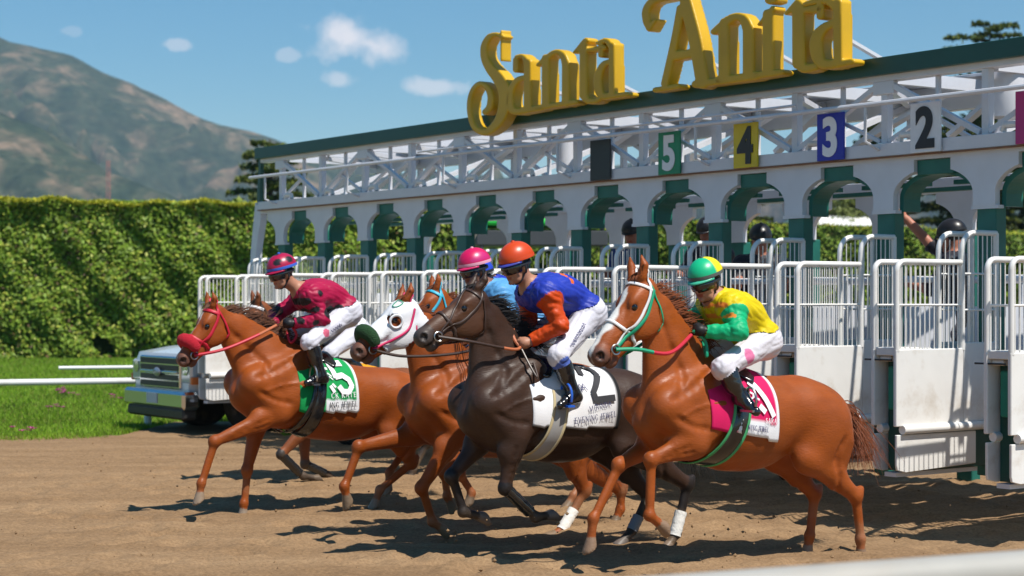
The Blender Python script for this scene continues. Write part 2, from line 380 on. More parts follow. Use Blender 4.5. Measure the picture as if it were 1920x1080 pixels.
def build_clods():
    r = np.random.default_rng(11); n = 520
    Y = 10+13*r.random(n)**1.2; X = (r.random(n)*2-1)*(Y*.3); s = .005+.011*r.random(n)**3
    base = np.array([(1,0,0),(-1,0,0),(0,1,0),(0,-1,0),(0,0,1),(0,0,-1)], float); fc = np.array([(0,2,4),(2,1,4),(1,3,4),(3,0,4),(2,0,5),(1,2,5),(3,1,5),(0,3,5)])
    V = base[None]*s[:,None,None]*r.uniform(.6, 1.3, (n,6,3)); V += np.stack([X, Y, .035+s*.4], 1)[:,None]
    # dirt thrown up behind the hooves
    k = 170; hz = np.array([(1.2,12.2),(.3,12.9),(-.4,13.6),(-1.7,15.6),(2.3,13.0),(1.3,13.6)])[r.integers(0, 6, k)]
    s2 = .004+.012*r.random(k)**2; V2 = base[None]*s2[:,None,None]*r.uniform(.6, 1.3, (k,6,3))
    V2 += np.stack([hz[:,0]+r.normal(0,.5,k), hz[:,1]+r.normal(0,.35,k), .04+np.abs(r.normal(0,.16,k))], 1)[:,None]
    V = np.concatenate([V, V2]); n = len(V)
    Fq = (fc[None]+6*np.arange(n)[:,None,None]).reshape(-1, 3)
    o = link('dirt_clods', fast_mesh('dirt_clods', V.reshape(-1,3), Fq, False), m_dirt); tag(o, 'brown clods of loose dirt strewn over the track', 'dirt', kind='stuff')
build_clods()

# grass verge beyond the track
def build_grass():
    r = np.random.default_rng(5); n = 95000
    Y = 22.6+34*r.random(n)**1.7; X = -.30*Y+(.19*Y)*r.random(n)+0
    ok = Y > edge_y(X)-.05+.12*r.normal(size=n); X, Y = X[ok], Y[ok]; n = len(X)
    cl = vnoise(np.stack([X, Y, 0*X], 1), .9, 4)+.6*vnoise(np.stack([X, Y, 0*X], 1), 3.1, 2)
    hgt = (.05+.045*r.random(n))*(1+.35*cl); w = .010+.010*r.random(n); a = r.uniform(0, math.pi, n); ln = r.normal(0, .35, (n,2))*hgt[:,None]
    V = np.zeros((n,3,3)); V[:,0] = np.stack([X-np.cos(a)*w, Y-np.sin(a)*w, -.03+0*X], 1); V[:,1] = np.stack([X+np.cos(a)*w, Y+np.sin(a)*w, -.03+0*X], 1)
    V[:,2] = np.stack([X+ln[:,0], Y+ln[:,1], hgt-.02], 1)
    c = np.array([.215,.36,.025])[None]*(.75+.35*r.random(n))[:,None]*(1+.22*cl)[:,None]; yl = r.random(n) < .14; c[yl] = np.array([.24,.25,.05])*(.7+.5*r.random(yl.sum()))[:,None]
    o = link('grass_verge', fast_mesh('grass_verge', V.reshape(-1,3), np.arange(3*n).reshape(-1,3), False, np.repeat(c, 3, 0)), m_grass)
    tag(o, 'bright green mown grass between the track and the hedge', 'grass', kind='stuff')
build_grass()
m_petal = mat('petals', (.55,.07,.30), .7)
def flower_patch(pts, label):
    p0 = ground_px(*pts[0]); e = empty('flower_patch', (p0[0], p0[1], 0), 0, label, 'flowers', 'pink flowers in the verge')
    r = random.Random(str(pts)); pm = MB(); sm = MB()
    for (px, py) in pts:
        g = ground_px(px, py)
        for k in range(5):
            x, y = g[0]-p0[0]+r.uniform(-.16,.16), g[1]-p0[1]+r.uniform(-.2,.2); h = r.uniform(.10,.17)
            sm.tube([(x,y,-.02),(x+.01,y,h)], .003, 4)
            for q in range(6):
                a = q*math.pi/3+r.random(); pm.add([(x,y,h),(x+.035*math.cos(a-.4),y+.035*math.sin(a-.4),h+.02),(x+.05*math.cos(a),y+.05*math.sin(a),h+.012),(x+.035*math.cos(a+.4),y+.035*math.sin(a+.4),h+.02)], [(0,1,2,3)])
    tag(pm.build('petals', m_petal, e), kind='stuff'); tag(sm.build('stems', m_field, e), kind='stuff')
flower_patch([(112,747),(126,744),(133,751)], 'largest cluster of pink flowers, below the near white rail')
flower_patch([(222,758)], 'small pink flowers nearest the white pickup')
flower_patch([(100,778)], 'small pink flowers in the middle of the verge')
flower_patch([(47,822)], 'small pink flowers at the edge of the dirt')

# mountains
def build_mountains():
    m = bpy.data.materials.new('mountain_scrub'); m.use_nodes = True; nt = m.node_tree; N = nt.nodes; L = nt.links; b = N['Principled BSDF']; b.inputs['Roughness'].default_value = 1; b.inputs['Specular IOR Level'].default_value = 0
    tc = N.new('ShaderNodeTexCoord'); mp = N.new('ShaderNodeMapping'); mp.inputs['Scale'].default_value = (1,1,1.6); L.new(tc.outputs['Object'], mp.inputs[0])
    n1 = N.new('ShaderNodeTexNoise'); n1.inputs['Scale'].default_value = .0088; n1.inputs['Detail'].default_value = 9; n1.inputs['Roughness'].default_value = .62; n1.inputs['Distortion'].default_value = 1.2; L.new(mp.outputs[0], n1.inputs['Vector'])
    n2 = N.new('ShaderNodeTexNoise'); n2.inputs['Scale'].default_value = .075; n2.inputs['Detail'].default_value = 6; L.new(mp.outputs[0], n2.inputs['Vector'])
    r1 = N.new('ShaderNodeValToRGB'); L.new(n1.outputs[0], r1.inputs[0]); e = r1.color_ramp.elements
    e[0].position = .38; e[0].color = (.022,.042,.022,1); e[1].position = .66; e[1].color = (.215,.155,.105,1); x = e.new(.5); x.color = (.05,.065,.036,1)
    r2 = N.new('ShaderNodeValToRGB'); L.new(n2.outputs[0], r2.inputs[0]); e = r2.color_ramp.elements; e[0].position = .35; e[0].color = (.55,.6,.55,1); e[1].position = .65; e[1].color = (1.15,1.1,1.05,1)
    mx = N.new('ShaderNodeMixRGB'); mx.blend_type = 'MULTIPLY'; mx.inputs[0].default_value = 1; L.new(r1.outputs[0], mx.inputs[1]); L.new(r2.outputs[0], mx.inputs[2]); L.new(mx.outputs[0], b.inputs['Base Color'])
    def ridge(name, D, prof, depth, seed, amp):
        px = np.array([p[0] for p in prof]); hz = np.array([CAMH+(HY-p[1])/F*D for p in prof]); xp = (px-CX)/F*D
        xs = np.linspace(xp[0], xp[-1], 330); vs_ = np.concatenate([np.linspace(-1, 0, 90), np.linspace(.03, .5, 14)])
        X, Vv = np.meshgrid(xs, vs_, indexing='ij'); cr = np.interp(X, xp, hz)*1.025
        Y = D+Vv*depth
        P = np.stack([X.ravel()/D*10, Y.ravel()/D*10, np.full(X.size, seed)], 1)
        def rn(s): return np.array([1-2*abs(mnoise.noise(Vector((p[0]*s, p[1]*s*.8, seed+s)))) for p in P]).reshape(X.shape)
        nz = .6*rn(1.5)+.3*rn(3.4)+.14*rn(8)
        fall = np.where(Vv < 0, (1+Vv)**1.15, np.exp(-Vv*2.2))
        mask = np.where(Vv < 0, np.clip(-Vv*3.2, .0, 1), 0)*np.clip((1+Vv)*3, 0, 1)
        cn = np.array([mnoise.noise(Vector((x/D*60, seed, 3.1)))+.5*mnoise.noise(Vector((x/D*150, seed, 7.1))) for x in xs])*cr[:,0]*.012
        Z = cr*fall+(nz-.72)*amp*mask+cn[:,None]*np.where(Vv > -.15, 1, 0)-3
        idx = np.arange(X.size).reshape(X.shape); Fq = np.stack([idx[:-1,:-1], idx[1:,:-1], idx[1:,1:], idx[:-1,1:]], -1).reshape(-1,4)
        o = link(name, fast_mesh(name, np.stack([X.ravel(), Y.ravel(), Z.ravel()], 1), Fq), m); tag(o, kind='structure')
    ridge('mountain', 3000, [(-1500,60),(-700,20),(-300,-10),(-80,52),(0,78),(40,92),(100,104),(150,118),(175,135),(250,163),(268,172),(330,203),(390,232),(470,250),(545,274),(640,306),(800,338),(950,334),(1060,330),(1130,318),(1200,304),(1300,292),(1360,296),(1430,318),(1600,338),(1800,330),(2200,300),(2700,250),(3300,280)], 1250, 3.3, 250)
    ridge('foothill', 2000, [(-1300,150),(-600,165),(-200,190),(0,214),(60,235),(130,275),(200,322),(260,345),(330,372),(420,392),(520,420),(700,440),(1000,452),(1500,450),(2300,440)], 430, 9.7, 95)
build_mountains()

# hedge: a clipped wall of leaves behind the verge
def leaf_cards(P, Nn, size, r, col):
    n = len(P); t = r.normal(size=(n,3)); t -= (t*Nn).sum(1)[:,None]*Nn*.3; t /= np.linalg.norm(t, axis=1)[:,None]+1e-9
    b = np.cross(Nn+.38*r.normal(size=(n,3)), t); b /= np.linalg.norm(b, axis=1)[:,None]+1e-9; s = size[:,None]
    V = np.stack([P-t*s, P-b*s*.48, P+t*s, P+b*s*.48], 1)
    return V.reshape(-1,3), np.arange(4*n).reshape(-1,4), np.repeat(col, 4, 0)
def build_hedge():
    pl = np.array([(-34,50),(-24,53),(-15.8,56),(-8.4,58.5),(-2,63.2),(4.4,68.7),(13,75.2),(22.6,82),(34,90)], float); H0, TH = 4.95, 2.4
    e = empty('hedge', (-8.4,58.5,0), 0, 'long clipped green hedge running behind the grass and the gate', 'hedge')
    org = np.array([-8.4,58.5,0]); seg = np.linalg.norm(np.diff(pl, axis=0), axis=1); cum = np.concatenate([[0], np.cumsum(seg)])
    r = np.random.default_rng(21)
    def pos(s): return np.stack([np.interp(s, cum, pl[:,0]), np.interp(s, cum, pl[:,1])], 1)
    def frame(s):
        d = pos(s+.3)-pos(s-.3); d /= np.linalg.norm(d, axis=1)[:,None]; return np.stack([d[:,1], -d[:,0]], 1)   # toward the track
    def bulge(s, z): return   .17*np.sin(s*.8+1.5*np.sin(z*.9+s*.23))+.15*np.sin(s*2.1+z*1.7)+.16*np.sin(z*3.2-s*1.1)+.14*np.sin(s*4.7+z*3.9)
    ss = np.linspace(0, cum[-1], 260); zs = np.linspace(0, H0, 26); Sg, Zg = np.meshgrid(ss, zs, indexing='ij')
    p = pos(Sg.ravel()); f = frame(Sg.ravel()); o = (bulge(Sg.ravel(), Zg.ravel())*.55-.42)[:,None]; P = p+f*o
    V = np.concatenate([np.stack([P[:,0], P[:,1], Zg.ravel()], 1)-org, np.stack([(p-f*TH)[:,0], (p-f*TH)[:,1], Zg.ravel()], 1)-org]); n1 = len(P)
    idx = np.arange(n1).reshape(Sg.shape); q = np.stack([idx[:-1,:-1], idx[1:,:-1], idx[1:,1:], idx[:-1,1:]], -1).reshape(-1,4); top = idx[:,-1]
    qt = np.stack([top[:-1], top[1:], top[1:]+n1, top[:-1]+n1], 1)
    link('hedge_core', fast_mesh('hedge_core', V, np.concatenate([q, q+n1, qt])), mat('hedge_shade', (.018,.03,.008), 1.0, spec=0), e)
    n = 120000; s = cum[-1]*r.random(n); near = r.random(n) < .62; s[near] = cum[2]-3+16*r.random(near.sum())
    z = H0*r.random(n)**.92; ht = H0+.06*np.sin(s*1.3)+.05*np.sin(s*4)
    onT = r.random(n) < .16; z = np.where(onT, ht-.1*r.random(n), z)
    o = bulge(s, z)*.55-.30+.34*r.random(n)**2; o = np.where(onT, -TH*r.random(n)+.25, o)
    # gaps low down where bare wood and dark hollows show
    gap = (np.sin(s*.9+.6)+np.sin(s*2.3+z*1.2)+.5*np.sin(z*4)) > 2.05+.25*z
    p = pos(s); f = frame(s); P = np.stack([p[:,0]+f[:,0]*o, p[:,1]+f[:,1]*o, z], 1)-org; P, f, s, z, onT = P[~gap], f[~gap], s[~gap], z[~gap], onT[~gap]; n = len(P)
    Nn = np.stack([f[:,0], f[:,1], .55+.5*r.random(n)], 1); Nn[onT] = (0,0,1); Nn /= np.linalg.norm(Nn, axis=1)[:,None]
    c = np.array([.215,.325,.034])[None]*(.6+.7*r.random(n))[:,None]; yl = r.random(n) < .20; c[yl] = np.array([.42,.46,.07])*(.7+.5*r.random(yl.sum()))[:,None]
    br = r.random(n) < .05; c[br] = (.16,.10,.045); c[onT] = np.array([.46,.44,.04])*(.8+.4*r.random(onT.sum()))[:,None]  # top leaves yellower and brighter: the sunlit top is put into their colour
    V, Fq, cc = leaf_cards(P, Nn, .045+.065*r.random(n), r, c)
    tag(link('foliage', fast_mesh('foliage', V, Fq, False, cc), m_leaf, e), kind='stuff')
build_hedge()

# trees
m_needle = mat('needles', attr=True, rough=.6, spec=.2, trans=.25)
def cedar(px, top, Z, spread, label, base_z=0.0, seed=1, bright=1.0, lean=0.0, pw=.72):
    r = np.random.default_rng(seed); t = at_depth(px, top, Z); Ht = t[2]
    e = empty('cedar_tree', (t[0], t[1], 0), 0, label, 'tree', 'trees behind the hedge')
    tr = MB(); tr.tube([(0,0,-.1),(lean*.3,0,Ht*.4),(lean*.7,0,Ht*.75),(lean,0,Ht*.985)], .3, 9, rr=[.32,.24,.13,.03]); 
    P, S, Cc, Nn = [], [], [], []
    nb = int(14+Ht*3.6)
    for i in range(nb):
        f = ((i+.5)/nb)**.9; z = 1.6+(Ht-1.9)*f; a = i*2.4+r.normal(0,.3); L = spread*(1-f)**pw*r.uniform(.65,1.1)+.35
        tip = np.array([math.cos(a)*L, math.sin(a)*L, r.uniform(-.02,.14)*L]); b0 = np.array([lean*z/Ht, 0, z])
        tr.tube([b0, b0+tip*.5+(0,0,.05*L), b0+tip], .05, 5, rr=[.05+.012*L,.035,.01])
        m = int(60+75*L); u = r.random(m)**.75; w = (.12+.30*L*(1-u)**.8)*r.normal(0,.6,m); side = np.array([-tip[1], tip[0], 0])/max(L, .1)
        q = b0+tip*u[:,None]+side*w[:,None]+np.stack([0*u, 0*u, .12*L*u*(1-u)*2-.05*np.abs(w)+r.normal(0,.05,m)], 1)
        P.append(q); S.append(.10+.13*r.random(m)); N0 = np.tile([0,0,1.0], (m,1))+.35*r.normal(size=(m,3)); Nn.append(N0/np.linalg.norm(N0, axis=1)[:,None])
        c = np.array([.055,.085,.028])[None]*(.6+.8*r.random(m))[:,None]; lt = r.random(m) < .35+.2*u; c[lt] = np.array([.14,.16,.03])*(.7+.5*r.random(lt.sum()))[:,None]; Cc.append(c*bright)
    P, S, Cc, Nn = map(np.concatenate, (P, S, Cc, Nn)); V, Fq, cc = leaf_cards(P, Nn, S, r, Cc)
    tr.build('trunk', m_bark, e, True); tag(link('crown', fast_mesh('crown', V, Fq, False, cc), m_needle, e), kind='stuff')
def bush(px, top, Z, rad, label, seed=1, col=(.10,.15,.03), name='broadleaf_tree'):
    r = np.random.default_rng(seed); t = at_depth(px, top, Z); Ht = t[2]
    e = empty(name, (t[0], t[1], 0), 0, label, 'tree', 'trees behind the hedge')
    tr = MB(); tr.tube([(0,0,-.1),(.1,0,Ht*.35),(.05,.1,Ht*.7)], .2, 8, rr=[.22,.16,.06])
    for k in range(7):
        a = k*2.4; tr.tube([(.08,0,Ht*.3+.06*k*Ht*.5), (math.cos(a)*rad*.5, math.sin(a)*rad*.5, Ht*.5+.05*k), (math.cos(a)*rad*.8, math.sin(a)*rad*.8, Ht*.62+.04*k)], .06, 5, rr=[.07,.045,.015])
    tr.build('trunk', m_bark, e, True)
    n = int(2600*rad); cl = r.normal(size=(26,3)); cl /= np.linalg.norm(cl, axis=1)[:,None]; cl *= (rad*.72*r.random(26)**.4)[:,None]; cl[:,2] = cl[:,2]*Ht*.36/rad+Ht*.62
    k = r.integers(0, 26, n); d = r.normal(size=(n,3)); d /= np.linalg.norm(d, axis=1)[:,None]; P = cl[k]+d*(rad*.34*r.random(n)**.35)[:,None]; P[:,2] = np.minimum(P[:,2], Ht)
    c = np.array(col)[None]*(.5+.9*r.random(n))[:,None]; Nn = d*.6+np.array([0,0,.6]); Nn /= np.linalg.norm(Nn, axis=1)[:,None]
    V, Fq, cc = leaf_cards(P, Nn, .09+.10*r.random(n), r, c); tag(link('crown', fast_mesh('crown', V, Fq, False, cc), m_leaf, e), kind='stuff')
cedar(1856, 34, 104, 5.2, 'tallest cedar, its top rising above the green beam at right', seed=3, bright=1.25, pw=.34)
cedar(1640, 185, 100, 3.6, 'cedar seen through the truss beside the blue number 3', seed=4)
cedar(1795, 215, 96, 4.4, 'dark cedar filling the arch under the number 2', seed=5, bright=.75)
cedar(1395, 262, 110, 2.6, 'thin cedar behind the yellow number 4', seed=6)
cedar(1930, 200, 96, 3.6, 'cedar behind the gate at the right edge of the picture', seed=8)
cedar(506, 256, 84, 2.6, 'flat topped cedar at the far left end of the gate', seed=7, bright=1.3, pw=.3)
bush(1590, 345, 92, 3.2, 'pale rounded tree seen through the arch under number 3', seed=9, col=(.16,.19,.05))
bush(462, 366, 64, 2.2, 'rounded light green tree crown over the hedge at the gate end', seed=10, col=(.18,.22,.03))
bush(925, 335, 92, 2.6, 'small tree behind the truss below the big yellow S', seed=12, col=(.12,.17,.03))
bush(1025, 342, 92, 2.4, 'small tree behind the truss right of the big yellow S', seed=13, col=(.13,.16,.04))
# far lattice mast on the left
mp_ = at_depth(203, 300, 1900); mb = MB()
for s in ((-1,-1),(1,-1),(1,1),(-1,1)): mb.tube([(s[0]*2.6,s[1]*2.6,-1),(s[0]*1.4,s[1]*1.4,mp_[2])], .22, 5)
for k in range(14):
    z = mp_[2]*k/14; q = 2.6-1.2*k/14; z2 = mp_[2]*(k+1)/14; q2 = 2.6-1.2*(k+1)/14
    for s in ((-1,-1,1,-1),(1,-1,1,1),(1,1,-1,1),(-1,1,-1,-1)): mb.tube([(s[0]*q,s[1]*q,z),(s[2]*q2,s[3]*q2,z2)], .14, 4)
o = mb.build('lattice_mast', mat('mast_red', (.45,.13,.08), .7)); o.location = (mp_[0], mp_[1], 0); tag(o, 'thin reddish lattice mast in the distance below the mountain', 'mast')
# ================================================================== the starting gate
m_wht = mat('gate_white', (.62,.63,.67), .38, var=.05, vscale=4, wear=((.45,.40,.34), .18, 1.7), bump=.05, bscale=8)
m_door = mat('door_white', (.76,.745,.715), .4, var=.06, vscale=3, wear=((.45,.36,.26), .55, 2.6), bump=.08, bscale=6)
m_grn = mat('gate_green', (.007,.125,.095), .45, var=.2, vscale=5, wear=((.03,.14,.10), .4, 3))
m_pad = mat('pad_green', (.012,.22,.14), .55, var=.2, vscale=7)
m_dgr = mat('fascia_green', (.004,.062,.046), .4, var=.12, vscale=3)
m_rust = mat('rust_strip', (.22,.11,.06), .8, var=.3, vscale=12)
m_rub = mat('rubber', (.018,.018,.018), .8, var=.3, vscale=10, wear=((.14,.10,.07), .6, 5))
m_blk = mat('black_metal', (.02,.02,.022), .4)
m_steel = mat('bare_steel', (.42,.42,.42), .35, 1.0)
gate = empty('starting_gate', (S2[0], S2[1], 0), RUNZ, 'white and green racetrack starting gate with twelve arched stalls', 'starting gate')
def DY(j): return -(j-1.5)*SP
def SY(k): return -(k-2)*SP
NST = 12; YR, YL = DY(0), DY(NST)
hp = SP/2
def funnel():
    pts = []; nh = .2
    th = math.acos((hp-(hp-nh))/.4375)
    rt = [(.115,2.61),(.115,2.72)]+[(hp-.4375*math.cos(t), 2.72+.235*math.sin(t)) for t in np.linspace(.15, th, 9)]+[(hp-nh,3.03),(hp,3.03),(hp,3.075)]
    return rt+[(-a, b) for a, b in reversed(rt)]
fb = MB(); fb.prism(funnel(), lambda u, v, t: (t, u, v), -.03, .03); fme = fb.mesh('pillar_head')
pm = MB(); pm.box((-.11,-.10,.12),(.02,.10,2.612)); pme = pm.mesh('post', bevel=.008); pm = MB(); pm.box((-.11,-.10,.40),(.02,.10,2.612)); fpme = pm.mesh('post', bevel=.008)
cap = MB(); cap.box((-.03,-.14,2.585),(.045,.14,2.613)); cme = cap.mesh('collar')
for j in range(NST+1):
    link('pillar_head', fme, m_wht, gate, (.02, DY(j), 0)); link('post', fpme, m_grn, gate, (0, DY(j), 0)); link('collar', cme, m_wht, gate, (0, DY(j), 0))
    link('rear_pillar_head', fme, m_wht, gate, (-2.3, DY(j), -.12)); link('rear_post', pme, m_grn, gate, (-2.3, DY(j), -.12))
def liner():
    o = [(-.432,2.60),(-.432,2.72)]+[(-.432*math.cos(t), 2.72+.225*math.sin(t)) for t in np.linspace(.15, math.pi-.15, 19)]+[(.432,2.72),(.432,2.60)]
    i = [(a*.90, 2.60+(b-2.60)*.88) for a, b in o]
    b = MB(); b.prism(o+i[::-1], lambda u, v, t: (t, u, v), -.24, -.03); return b.mesh('arch_liner')
lme = liner(); nb = MB(); nb.box((-.06,-.197,2.90),(.012,.197,3.028)); nme = nb.mesh('keystone_panel', bevel=.004)
hb = MB(); hb.box((-1.5,-.40,2.86),(-1.42,.40,2.90)); hb.box((-.75,-.40,2.86),(-.68,.40,2.90))
hme = hb.mesh('overhead_bar')
for k in range(1, NST+1):
    link('arch_liner', lme, m_grn, gate, (0, SY(k), 0)); link('keystone_panel', nme, m_grn, gate, (0, SY(k), 0)); pass
    link('overhead_bar', hme, m_grn, gate, (0, SY(k), 0))
# partitions, ledges, doors
pb = MB(); pb.box((-2.25,-.075,.42),(-.12,.075,1.78)); pb.tube([(-2.25,0,2.02),(-.1,0,2.02)], .03, 8); 
for x in (-1.8,-1.2,-.6): pb.tube([(x,0,1.78),(x,0,2.02)], .02, 6)
pme2 = pb.mesh('partition'); lg = MB(); lg.box((-2.1,-.17,.62),(-.2,.17,.66)); lgm = lg.mesh('ledge')
nose = MB(); nose.box((.03,-.085,.50),(1.08,.085,1.40)); nosem = nose.mesh('nose')
pad = MB(); pad.box((1.085,-.05,.98),(1.13,.05,1.32)); padm = pad.mesh('bumper_pad', bevel=.012)
lat = MB(); lat.box((.92,-.105,1.405),(1.20,.105,1.47)); lat.box((1.02,-.09,1.36),(1.17,.02,1.40)); latm = lat.mesh('latch_block', bevel=.006)
pin = MB(); pin.tube([(1.2,-.22,1.372),(1.2,.06,1.372)], .008, 6); pinm = pin.mesh('latch_pin')
foot = MB(); foot.box((.2,-.06,.458),(1.15,.06,.492)); footm = foot.mesh('skid')
def corner(x0, z0, x1, z1, r, n=6): return [(x0+0*r + (r-r*math.cos(t)) if False else x0, 0, 0) for t in ()]
def arc(cx, cz, r, a0, a1, n=7): return [(cx+r*math.cos(a), 0, cz+r*math.sin(a)) for a in np.linspace(a0, a1, n)]
fr = MB(); rr_ = .023
fr.tube([(1.19,0,1.44),(1.19,0,2.06)]+arc(1.11,2.06,.08,0,math.pi/2)+[(.45,0,2.14)], rr_, 9)
fr.tube([(.45,0,1.44),(.45,0,2.24)]+arc(.31,2.24,.14,0,math.pi/2)+[(.05,0,2.38)], rr_, 9); fr.tube([(.05,0,1.44),(.05,0,2.38)], rr_, 9)
frm = fr.mesh('tube_frame', True)
ba = MB()
for x in np.arange(.50, 1.16, .054): ba.tube([(x,0,1.45),(x,0,2.13)], .0052, 5, False)
for x in np.arange(.10, .43, .054): ba.tube([(x,0,1.48),(x,0,2.37 if x < .3 else 2.33)], .0052, 5, False)
ba.tube([(.45,0,1.80),(1.19,0,1.80)], .010, 6); ba.tube([(.05,0,1.76),(.45,0,1.76)], .010, 6); ba.tube([(.05,0,2.05),(.45,0,2.05)], .010, 6)
bam = ba.mesh('bar_grille', True)
pn = MB(); pn.box((.452,-.018,.855),(1.212,.018,1.455)); pnm = pn.mesh('door_panel', bevel=.006)
pn2 = MB(); pn2.box((.03,-.016,.865),(.446,.012,1.50)); pn2m = pn2.mesh('hinge_panel', bevel=.006)
bu = MB(); bu.tube([(1.15,.02,.83),(.05,.02,.835)], .036, 10); bum = bu.mesh('bumper_tube', True)
kp = MB(); kp.prism([(.30,.53),(1.10,.495),(1.19,.515),(1.20,.55),(1.20,.79),(.30,.79)], lambda u, v, t: (u, t, v), -.012, .012); kpm = kp.mesh('kick_panel', bevel=.004)
for j in range(NST+1):
    y = DY(j)
    link('partition', pme2, m_wht, gate, (0,y,0)); link('ledge', lgm, m_wht, gate, (0,y,0)); link('nose', nosem, m_dgr, gate, (0,y,0))
    link('bumper_pad', padm, m_pad, gate, (0,y,0)); link('latch_block', latm, m_door, gate, (0,y,0)); link('latch_pin', pinm, m_blk, gate, (0,y,0)); link('skid', footm, m_wht, gate, (0,y,0))
    for s in (-1, 1):
        d = bpy.data.objects.new('stall_door', frm); C.objects.link(d); d.parent = gate; d.location = (0, y+s*.125, 0); d.rotation_euler.z = s*R(random.uniform(-1.2, 1.0))
        if not frm.materials: frm.materials.append(m_door)
        tag(link('bar_grille', bam, m_door, d), kind='stuff'); link('door_panel', pnm, m_door, d); link('hinge_panel', pn2m, m_door, d); link('bumper_tube', bum, m_door, d); link('kick_panel', kpm, m_door, d)
# beams, fascia, roof deck
def gbox(name, lo, hi, m, bev=.004): b = MB(); b.box(lo, hi); return b.build(name, m, gate, bevel=bev)
YE = YL-hp-.12
gbox('lower_beam', (-.10, YL-hp, 3.078), (.10, YR+hp, 3.19), m_wht); gbox('rust_strip', (.052, YL-hp, 3.066), (.104, YR+hp, 3.0765), m_rust, 0)
gbox('rear_beam', (-1.6, YL-hp, 3.05), (-1.45, YR+hp, 3.17), m_wht); gbox('rear_lower_beam', (-2.36, YL-hp, 2.955), (-2.24, YR+hp, 3.06), m_wht)
gbox('fascia', (.06, YL-hp-.05, 3.785), (.12, YR+hp+.3, 3.935), m_dgr); gbox('catwalk', (-1.60, YL-hp-.05, 3.86), (-1.12, YR+hp+.3, 3.885), m_wht)
gbox('upper_chord', (-.08, YL-hp, 3.735), (.055, YR+hp, 3.83), m_wht); gbox('rear_upper_chord', (-1.58, YL-hp, 3.62), (-1.46, YR+hp, 3.857), m_wht)
for j in range(NST+1):
    y = DY(j)
    b = MB(); b.bar((-.09,y,3.775),(-1.45,y,3.775), .07,.11); b.build('roof_rib', m_wht, gate)
    b = MB(); b.bar((0,y,3.192),(0,y,3.733), .07,.07); b.build('truss_upright', m_wht, gate)
    b = MB(); b.bar((-1.52,y,3.172),(-1.52,y,3.618), .06,.06); b.build('rear_truss_upright', m_wht, gate)
    b = MB(); b.bar((-.10,y+.02,3.21),(-1.44,y-.02,3.70) if j % 2 else (-1.44,y-.02,3.24), .09,.05); b.build('cross_brace', m_wht, gate)
    if j % 2 == 0: b = MB(); b.box((-.01,y-.12,3.62),(.055,y+.12,3.735)); b.build('gusset', m_wht, gate, bevel=.006)
for k in range(1, NST+1):
    y = SY(k); s = 1 if k % 2 else -1; a = hp-.05
    b = MB(); b.bar((.02,y-s*a,3.215),(.02,y+s*a,3.715), .06,.045); b.build('diagonal_brace', m_wht, gate)
    b = MB(); b.bar((-1.50,y+s*a,3.19),(-1.50,y-s*a,3.72), .05,.04); b.build('rear_diagonal_brace', m_wht, gate)
    b = MB(); b.bar((.028,y+s*a,3.215),(.028,y-s*a*.1,3.46), .035,.03); b.build('secondary_brace', m_wht, gate)
    b = MB(); b.bar((-.03,y,3.192),(-.03,y,3.733), .035,.035); b.build('secondary_upright', m_wht, gate)
    b = MB(); b.bar((-.75,y-a,3.30),(-.75,y+a,3.66) if k % 2 else (-.75,y+a*.2,3.66), .09,.04); b.build('inner_brace', m_wht, gate)
    b = MB(); b.bar((-.10,y+hp-.08,3.70),(-1.42,y-hp+.08,3.70), .07,.05); b.build('plan_brace', m_wht, gate)
    b = MB(); b.tube([(.06,y-.35,3.2),(.06,y-.33,3.25),(.06,y-.2,3.25),(.06,y-.18,3.2)], .03, 8, flat=1.0); b.build('lamp_housing', m_door, gate, True)
# gantry railing
b = MB(); b.tube([(.27,YL-hp+.1,3.515),(.27,YR+hp+.3,3.515)], .021, 8); b.build('handrail', m_wht, gate, True)
b = MB(); b.tube([(.27,SY(9),3.585),(.27,SY(3)-.3,3.585)], .014, 7); b.build('upper_rail', m_wht, gate, True)
for j in range(0, NST+1, 2): b = MB(); b.tube([(.10,DY(j),3.14),(.27,DY(j),3.2),(.27,DY(j),3.515)], .015, 6); b.build('rail_stanchion', m_wht, gate, True)
b = MB(); b.lathe([(.15,-.25),(.17,-.2),(.17,.2),(.15,.25)], (-.4,DY(1)-.15,3.62), 2, 14); b.build('actuator_drum', m_wht, gate, True)
b = MB(); b.tube([(-.3,SY(7)-.05,3.22),(-.3,SY(7)-.05,3.72)], .10, 14); b.build('actuator_cylinder', m_wht, gate, True)
# left end
b = MB(); b.bar((.0,YL-hp-.06,3.93),(.0,YL-hp-.13,3.10), .07,.05); b.build('end_trim', m_dgr, gate)
b = MB(); b.prism([(YL-hp,3.075),(YL-hp-.16,3.19),(YL-hp-.30,2.5),(YL-hp-.34,1.9),(YL-hp-.24,1.9),(YL-hp-.12,2.6),(YL-hp,2.95)], lambda u, v, t: (t, u, v), -.05, .05); b.build('end_leg', m_wht, gate)
b = MB(); b.bar((-.2,YL-hp-.2,3.08),(-1.5,YL-hp+.35,3.5), .12,.05); b.build('end_brace', m_wht, gate)
